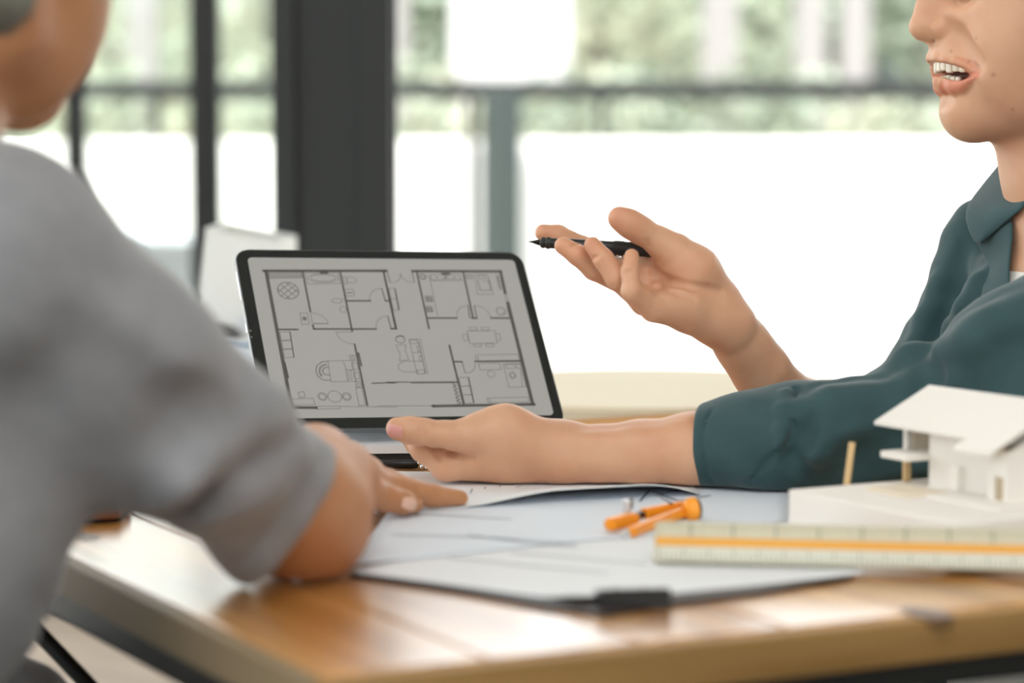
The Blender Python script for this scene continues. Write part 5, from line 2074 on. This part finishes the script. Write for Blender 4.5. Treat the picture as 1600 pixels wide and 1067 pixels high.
def patch(name, pts, m, parent, th=0.0018, bulge=0.0, n=14):
    """a curved piece of cloth: pts is a closed outline of (px, py, depth); interior follows by inverse-distance blending"""
    o = np.array([P(*p) for p in pts])
    px = np.array([[p[0], p[1]] for p in pts], float)
    c2 = px.mean(0)
    rings = [o]
    cd = np.array([p[2] for p in pts]).mean() - bulge
    allp = []
    K = 6
    for k in range(K):
        t_ = k / K
        ring = []
        for p in pts:
            x_, y_ = p[0] * (1 - t_) + c2[0] * t_, p[1] * (1 - t_) + c2[1] * t_
            d_ = p[2] * (1 - t_) + cd * t_ - bulge * math.sin(t_ * math.pi) * 0.3
            ring.append(P(x_, y_, d_))
        allp.append(ring)
    N = len(pts)
    v = [p for r in allp for p in r] + [P(c2[0], c2[1], cd)]
    f = []
    for k in range(K - 1):
        for i in range(N):
            f.append((k * N + i, k * N + (i + 1) % N, (k + 1) * N + (i + 1) % N, (k + 1) * N + i))
    for i in range(N):
        f.append(((K - 1) * N + i, (K - 1) * N + (i + 1) % N, K * N))
    ob = mesh_obj(name, v, f, m, parent, True, True)
    md = ob.modifiers.new('thickness', 'SOLIDIFY')
    md.thickness = th
    md.offset = 0
    md = ob.modifiers.new('soft', 'SUBSURF')
    md.levels = 1
    md.render_levels = 1
    return ob




def strip(name, left, right, m, parent, th=0.002, n=10, bow=0.004):
    """a strip of cloth lofted between two rows of (px, py, depth)"""
    v, f = [], []

    def front(q):
        c = ts.hit(q[0], q[1])
        return (q[0], q[1], q[2] if c is None else min(q[2], proj(c)[2] - 0.007))
    left, right = [front(q) for q in left], [front(q) for q in right]
    for a_p, b_p in zip(left, right):
        a3, b3 = P(*a_p), P(*b_p)
        for i in range(n + 1):
            t = i / n
            q = a3 * (1 - t) + b3 * t
            v.append(q - _F * bow * math.sin(math.pi * t))
    for j in range(len(left) - 1):
        for i in range(n):
            k = j * (n + 1) + i
            f.append((k, k + 1, k + n + 2, k + n + 1))
    ob = mesh_obj(name, v, f, m, parent, True, True)
    md = ob.modifiers.new('thickness', 'SOLIDIFY')
    md.thickness = th
    md = ob.modifiers.new('soft', 'SUBSURF')
    md.levels = md.render_levels = 1
    return ob


strip('collar', [(1578, 234, 2.115), (1566, 256, 2.130), (1548, 276, 2.138), (1532, 296, 2.132), (1516, 316, 2.120), (1509, 331, 2.110), (1511, 350, 2.098), (1518, 366, 2.088), (1527, 380, 2.080)],
      [(1588, 244, 2.085), (1596, 258, 2.066), (1602, 272, 2.048), (1608, 288, 2.035), (1610, 304, 2.024), (1606, 320, 2.016), (1592, 333, 2.024), (1570, 348, 2.046), (1530, 382, 2.078)], M['teal'], man, 0.0022)
strip('lapel', [(1524, 374, 2.092), (1533, 388, 2.092), (1543, 404, 2.090), (1545, 424, 2.086), (1538, 448, 2.082), (1532, 478, 2.076), (1530, 510, 2.07)],
      [(1582, 340, 2.040), (1584, 362, 2.036), (1582, 386, 2.034), (1579, 410, 2.034), (1578, 436, 2.034), (1580, 470, 2.032), (1584, 510, 2.03)], M['teal'], man)


# ------------------------------------------------------------------ the person on the left, seen from behind
lp = thing('person', 'person in grey knit sweater leaning in with one hand spread on the drawings', 'person', (-0.50, 1.38, 0))
hl = Head(P(85, 0, 1.50), (0.60, 0.80, -0.10))
hl.o = P(45, 195, 1.50) - (hl.F * -31 + hl.U * -74) * 0.001
a_ = Sdf()
hl.sculpt(a_)
for s in (1, -1):
    a_.chain([(hl(-4, 0, -15), .0042), (hl(-9, 10 * s, -15.5), .004), (hl(-22, 22 * s, -19), .003)], 0.005)
    a_.chain([(hl(-7, 0, -24), .0055), (hl(-11, 9 * s, -24), .005), (hl(-22, 21 * s, -20), .003)], 0.004)
a_.chain([(hl(-112, 0, -30), .050), (hl(-128, 0, -95), .052), (hl(-150, 0, -150), .058)], 0.02)
NBL = hl(-150, 0, -150)
SR_ = P(-20, 425, 1.395)
lF = nrmv((0.70, 0.71, 0))
lR = nrmv((0.71, -0.70, 0))
SL_ = SR_ - lR * 0.33 + np.array([0, 0, .01])
TB = (SR_ + SL_) / 2 - lF * 0.03


def tqL(f, r, u):
    return TB + (lF * f + lR * r + np.array([0, 0, 1.0]) * u) * 0.001


a_.chain([(NBL, .05), (tqL(-10, 0, -40), .07), (tqL(-40, 0, -200), .075), (tqL(-90, 0, -380), .08)], 0.03, flat=lR, fl=1.3)
a_.chain([(tqL(0, 30, -20), .045), (SR_, .036)], 0.03)
a_.chain([(tqL(0, -30, -20), .045), (SL_, .036)], 0.03)
# right arm: elbow on the table, forearm going away, hand spread on the paper
EB = P(476, 809, 1.562)
a_.chain([(SR_, .040), (P(322, 688, 1.475), .036), (P(440, 770, 1.535), .038), (EB, .0365)], 0.02)
def PH(x, y, d):
    return P(x, y, d * 0.977)


def prh(*a):
    return [(PH(x, y, d), r) for x, y, d, r in a]


WB = PH(492, 728, 1.735)
a_.chain([(EB, .0372), (PH(487, 770, 1.640), .0350), (PH(490, 745, 1.70), .0275), (WB, .0225)], 0.02)
MCB = prh((566, 771, 1.795, .0112), (576, 754, 1.822, .0112), (574, 742, 1.845, .0110), (566, 736, 1.868, .0105))
for q_, r_ in MCB:
    mid = np.asarray(q_) * 0.55 + WB * 0.45
    a_.cone(WB, mid, .0205, .0150, 0.014)
    a_.cone(mid, q_, .0150, r_, 0.012)


def fingL(*pts, k=0.003):
    q = prh(*pts)
    a_.chain(q[:2], 0.006)
    a_.chain(q[1:], k)


fingL((566, 771, 1.795, .0112), (600, 778, 1.812, .0094), (628, 785, 1.823, .0086), (645, 788.5, 1.834, .0070))
fingL((576, 754, 1.822, .0112), (622, 763, 1.842, .0094), (676, 775, 1.862, .0083), (718, 779, 1.876, .0062))
fingL((574, 742, 1.845, .0108), (606, 752, 1.880, .0088), (640, 764, 1.896, .0078), (664, 768, 1.902, .0062))
fingL((566, 736, 1.868, .0102), (590, 748, 1.904, .0084), (612, 758, 1.915, .0074), (630, 762, 1.920, .0062))
fingL((520, 735, 1.80, .0130), (548, 742, 1.885, .0100), (566, 750, 1.925, .0088), (584, 757, 1.93, .0075))
groove(a_, [(610, 765), (608, 778), (607, 792)], 0.0007, 0.002, 0.002, 1.5, 2.0)
groove(a_, [(616, 768), (615, 780), (613, 793)], 0.0006, 0.002, 0.002, 1.5, 2.0)
groove(a_, [(648, 760), (650, 772), (652, 782)], 0.0006, 0.002, 0.002, 1.5, 2.0)
# left arm down to the lap
ELb, WLb = SL_ + lF * 0.06 - np.array([0, 0, .27]) - lR * 0.03, SL_ + lF * 0.26 - np.array([0, 0, .36]) + lR * 0.10
a_.chain([(SL_, .038), (ELb, .034)], 0.02)
a_.chain([(ELb, .034), (WLb, .023)], 0.02)
for k_ in range(4):
    o_ = lR * (0.03 - 0.019 * k_)
    q0 = WLb + lF * 0.085 + o_ - np.array([0, 0, .008])
    a_.cone(WLb, q0, .019, .0105, 0.012)
    a_.chain([(q0, .010), (q0 + lF * 0.045 - np.array([0, 0, .010]), .0088), (q0 + lF * 0.075 - np.array([0, 0, .030]), .0070)], 0.003)
a_.chain([(WLb, .016), (WLb + lF * 0.05 + lR * 0.045, .0115), (WLb + lF * 0.085 + lR * 0.055 - np.array([0, 0, .012]), .009)], 0.005)
a_.plane_above(TZ + 0.0052, P(620, 790, 1.80), 0.14)
a_.plane_above(TZ + 0.0012, P(470, 840, 1.56), 0.10)


def tint_left(co):
    t = np.ones((len(co), 3), np.float32)
    for px, py, d in ((645, 789, 1.83), (718, 779, 1.876)):
        w = (gauss(co, P(px, py, d), 0.014) * 0.5)[:, None]
        t = t * (1 - w) + np.array((1.0, .82, .78), np.float32) * w
    return t


sculpt('body', a_, np.array([-0.92, 1.10, 0.45]), np.array([0.0, 2.00, 1.45]), M['skin_left'], 0.0026, 6, lp, [(P(620, 770, 1.84), .075)], tint_left)
nail('nail', lp, a_, 642, 788, 1.7, 1.95, (10, 2.2), .0150, .0098, M['nail'])
hsl = Sdf()
hsl.ell(hl(-100, 0, 86), (0.108, 0.085, 0.102), hl.M, 0.0)
hsl.ell(hl(-8, 0, 30), (0.052, 0.075, 0.075), hl.M, 0.02, 's')
hsl.ell(hl(-60, 0, 0), (0.058, 0.095, 0.055), hl.M, 0.02, 's')
hsl.ell(hl(-150, 0, 10), (0.045, 0.060, 0.060), hl.M, 0.02)
_hp = a_.hit(8, 12, 1.2, 1.8)
if _hp is not None:
    hsl.ell(_hp + np.array([-.006, 0, .006]), (.021, .020, .020), None, 0.035)
hsl.fn(lambda p: 0.0016 * np.sin(p[:, 1] * 260 + p[:, 0] * 190) * np.sin(p[:, 2] * 40 + p[:, 0] * 150), hl(-100, 0, 86), 0.16, 'd')
sculpt('hair', hsl, hl(-100, 0, 86) - 0.16, hl(-100, 0, 86) + 0.13, M['hair_grey'], 0.0045, 5, lp)
# sweater
sw = Sdf()
sw.chain([(tqL(-8, 0, -20), .085), (tqL(-24, 0, -120), .108), (tqL(-50, 0, -260), .108), (tqL(-95, 0, -420), .112)], 0.05, flat=lR, fl=1.45)
sw.chain([(NBL + np.array([0, 0, -.01]), .064), (tqL(0, 60, 10), .062), (SR_, .067)], 0.03)
sw.chain([(NBL + np.array([0, 0, -.01]), .064), (tqL(0, -60, 10), .062), (SL_, .062)], 0.03)
sw.chain([(NBL, .060), (NBL + (hl(-128, 0, -110) - NBL), .0585)], 0.01)
sw.chain([(SR_, .067), (P(165, 604, 1.425), .0665), (P(322, 688, 1.475), .0460), (P(446, 804, 1.535), .0430), (P(476, 826, 1.545), .041)], 0.025)
sw.chain(pr((-100, 640, 1.44, .080), (-120, 800, 1.42, .075), (-152, 900, 1.415, .072), (-245, 990, 1.41, .070)), 0.03)
sw.chain([(SL_, .062), (ELb, .05), (ELb * 0.3 + WLb * 0.7, .040)], 0.025)
# elbow folds and creases of the knit
groove(sw, [(276, 812), (318, 768), (368, 734), (412, 708), (446, 690)], 0.0085, 0.011, 0.016, 1.2, 1.7)
groove(sw, [(250, 790), (290, 740), (345, 700), (400, 668), (440, 652)], 0.006, 0.012, 0.02, 1.2, 1.7, mode='u')
groove(sw, [(200, 770), (240, 720), (290, 670), (330, 640)], 0.006, 0.014, 0.024, 1.2, 1.7)
groove(sw, [(330, 800), (372, 765), (420, 730), (470, 706)], 0.005, 0.010, 0.018, 1.2, 1.7, mode='u')
groove(sw, [(60, 640), (100, 690), (150, 750), (190, 800)], 0.010, 0.018, 0.03, 1.2, 1.7)
groove(sw, [(120, 560), (180, 600), (260, 640)], 0.004, 0.014, 0.03, 1.2, 1.7)
_cw = P(456, 810, 1.535)
_ca = nrmv((0.82, 0.22, -0.57))
sw.fn(lambda p: (-((p - _cw) @ _ca)).astype(np.float32), _cw + _ca * 0.045, 0.085, 's', 0.006)
sw.fn(lambda p: 0.0009 * np.sin(p[:, 0] * 80 + p[:, 2] * 120) * np.sin(p[:, 1] * 70 + p[:, 2] * 40), tqL(0, 80, -100), 0.5, 'd')
groove(sw, [(496, 716), (470, 756), (440, 800), (408, 845), (378, 885)], 0.0016, 0.003, 0.004, 1.2, 1.7)
sw.plane_above(TZ + 0.0012, P(440, 850, 1.54), 0.14)
sculpt('sweater', sw, np.array([-0.98, 0.98, 0.42]), np.array([-0.02, 1.95, 1.22]), M['grey_knit'], 0.0042, 5, lp)


def legs(person, pelvis, fwd, right, seat_z, name='trousers'):
    """hips, thighs and lower legs down to shoes on the floor; mostly hidden under the table"""
    t = Sdf()
    z = np.array([0, 0, 1.0])
    pv = np.array([pelvis[0], pelvis[1], seat_z + 0.095])
    t.chain([(pv - right * 0.07, .105), (pv + right * 0.07, .105)], 0.04)
    t.chain([(pv, .12), (pv + z * 0.10 + fwd * 0.02, .112)], 0.05, flat=right, fl=1.3)
    for s in (1, -1):
        hp = pv + right * 0.085 * s
        kn = hp + fwd * 0.40 + right * 0.03 * s
        an = np.array([kn[0], kn[1], 0.10]) - fwd * 0.03
        t.chain([(hp, .088), (kn, .062)], 0.04)
        t.chain([(kn, .060), (an, .046)], 0.03)
        sh_ = Sdf()
        sh_.chain([(an + np.array([0, 0, -.055]), .044), (an + fwd * 0.08 + np.array([0, 0, -.064]), .038), (an + fwd * 0.16 + np.array([0, 0, -.07]), .034)], 0.02)
        sh_.plane_above(0.0015, an, 0.4)
        sculpt('shoe', sh_, an + np.array([-.24, -.24, -.12]), an + np.array([.24, .24, .06]), M['black_rubber'], 0.006, 5, person)
    sculpt(name, t, pv + np.array([-.62, -.62, -.56]), pv + np.array([.62, .62, .24]), M['trousers'], 0.008, 4, person)
    return pv


def stool(label, pv, seat_z):
    st = thing('stool', label, 'stool', (pv[0], pv[1], 0))
    MB().lathe((0, 0, seat_z - 0.045), (0, 0, 1), [(0, 0.165), (0.008, 0.172), (0.034, 0.172), (0.043, 0.162)], 40).build('seat', M['stool'], st, auto=40)
    for k in range(4):
        a = math.pi / 4 + k * math.pi / 2
        MB().cyl((0.17 * math.cos(a), 0.17 * math.sin(a), 0), (0.12 * math.cos(a), 0.12 * math.sin(a), seat_z - 0.044), 0.012, seg=12).build('leg', M['black_steel'], st)
    MB().lathe((0, 0, 0.17), (0, 0, 1), [(0, 0.150), (0.012, 0.152)], 32).build('foot_ring', M['black_steel'], st)


pvm = legs(man, tq(-64, 0, -480), tF, tR, 0.36)
stool('dark round stool under the smiling person in the teal shirt', pvm, 0.352)
pvl = legs(lp, tqL(-240, -200, -420), lF, lR, 0.325)
stool('dark round stool under the person in the grey sweater', pvl, 0.317)

# ------------------------------------------------------------------ the pen in the raised hand
pa, pb = P(826, 377.5, 1.992), P(1031, 392, 1.970)
pax = (pb - pa) / np.linalg.norm(pb - pa)
pL = np.linalg.norm(pb - pa)
pen = thing('pen', 'black fountain pen held in the raised open hand', 'pen', (pa + pb) / 2)
MB().lathe(pa, pax, [(0, 0.0002), (0.003, 0.0009), (0.0075, 0.0022), (0.011, 0.0030)], 16).build('nib', mat('dark_nib', srgb(40, 38, 36), 0.25, metal=0.8, var=0.0), pen, True, True)
MB().lathe(pa, pax, [(0.0095, 0.0030), (0.0105, 0.0042), (0.0125, 0.0044), (0.0135, 0.0038), (0.015, 0.0048), (0.0165, 0.0046), (0.018, 0.0040)], 18).build('collar', M['black_steel'], pen, world=True, auto=35)
MB().lathe(pa, pax, [(0.0175, 0.0040), (0.03, 0.0046), (0.066, 0.0050), (0.067, 0.0048)], 20).build('barrel', M['black_plastic'], pen, world=True, auto=35)
MB().lathe(pa, pax, [(0.0665, 0.0050), (0.068, 0.0056), (0.074, 0.0057), (0.076, 0.0054), (pL - 0.004, 0.0054), (pL, 0.003)], 20).build('cap', M['black_rubber'], pen, world=True, auto=35)
dn = np.array([0, -0.35, -1.0])
c1 = pa + pax * 0.0665 + dn * 0.0066
MB().tube([c1, c1 + pax * 0.010 + dn * 0.0012, c1 + pax * 0.020 + dn * 0.0004], 0.0008).build('clip', M['chrome'], pen, True, True)
for k_ in (0.0005, 0.0062):
    MB().sphere(c1 + pax * k_ + dn * 0.0004, 0.0022, seg=12).build('clip_ball', M['chrome'], pen, True, True)
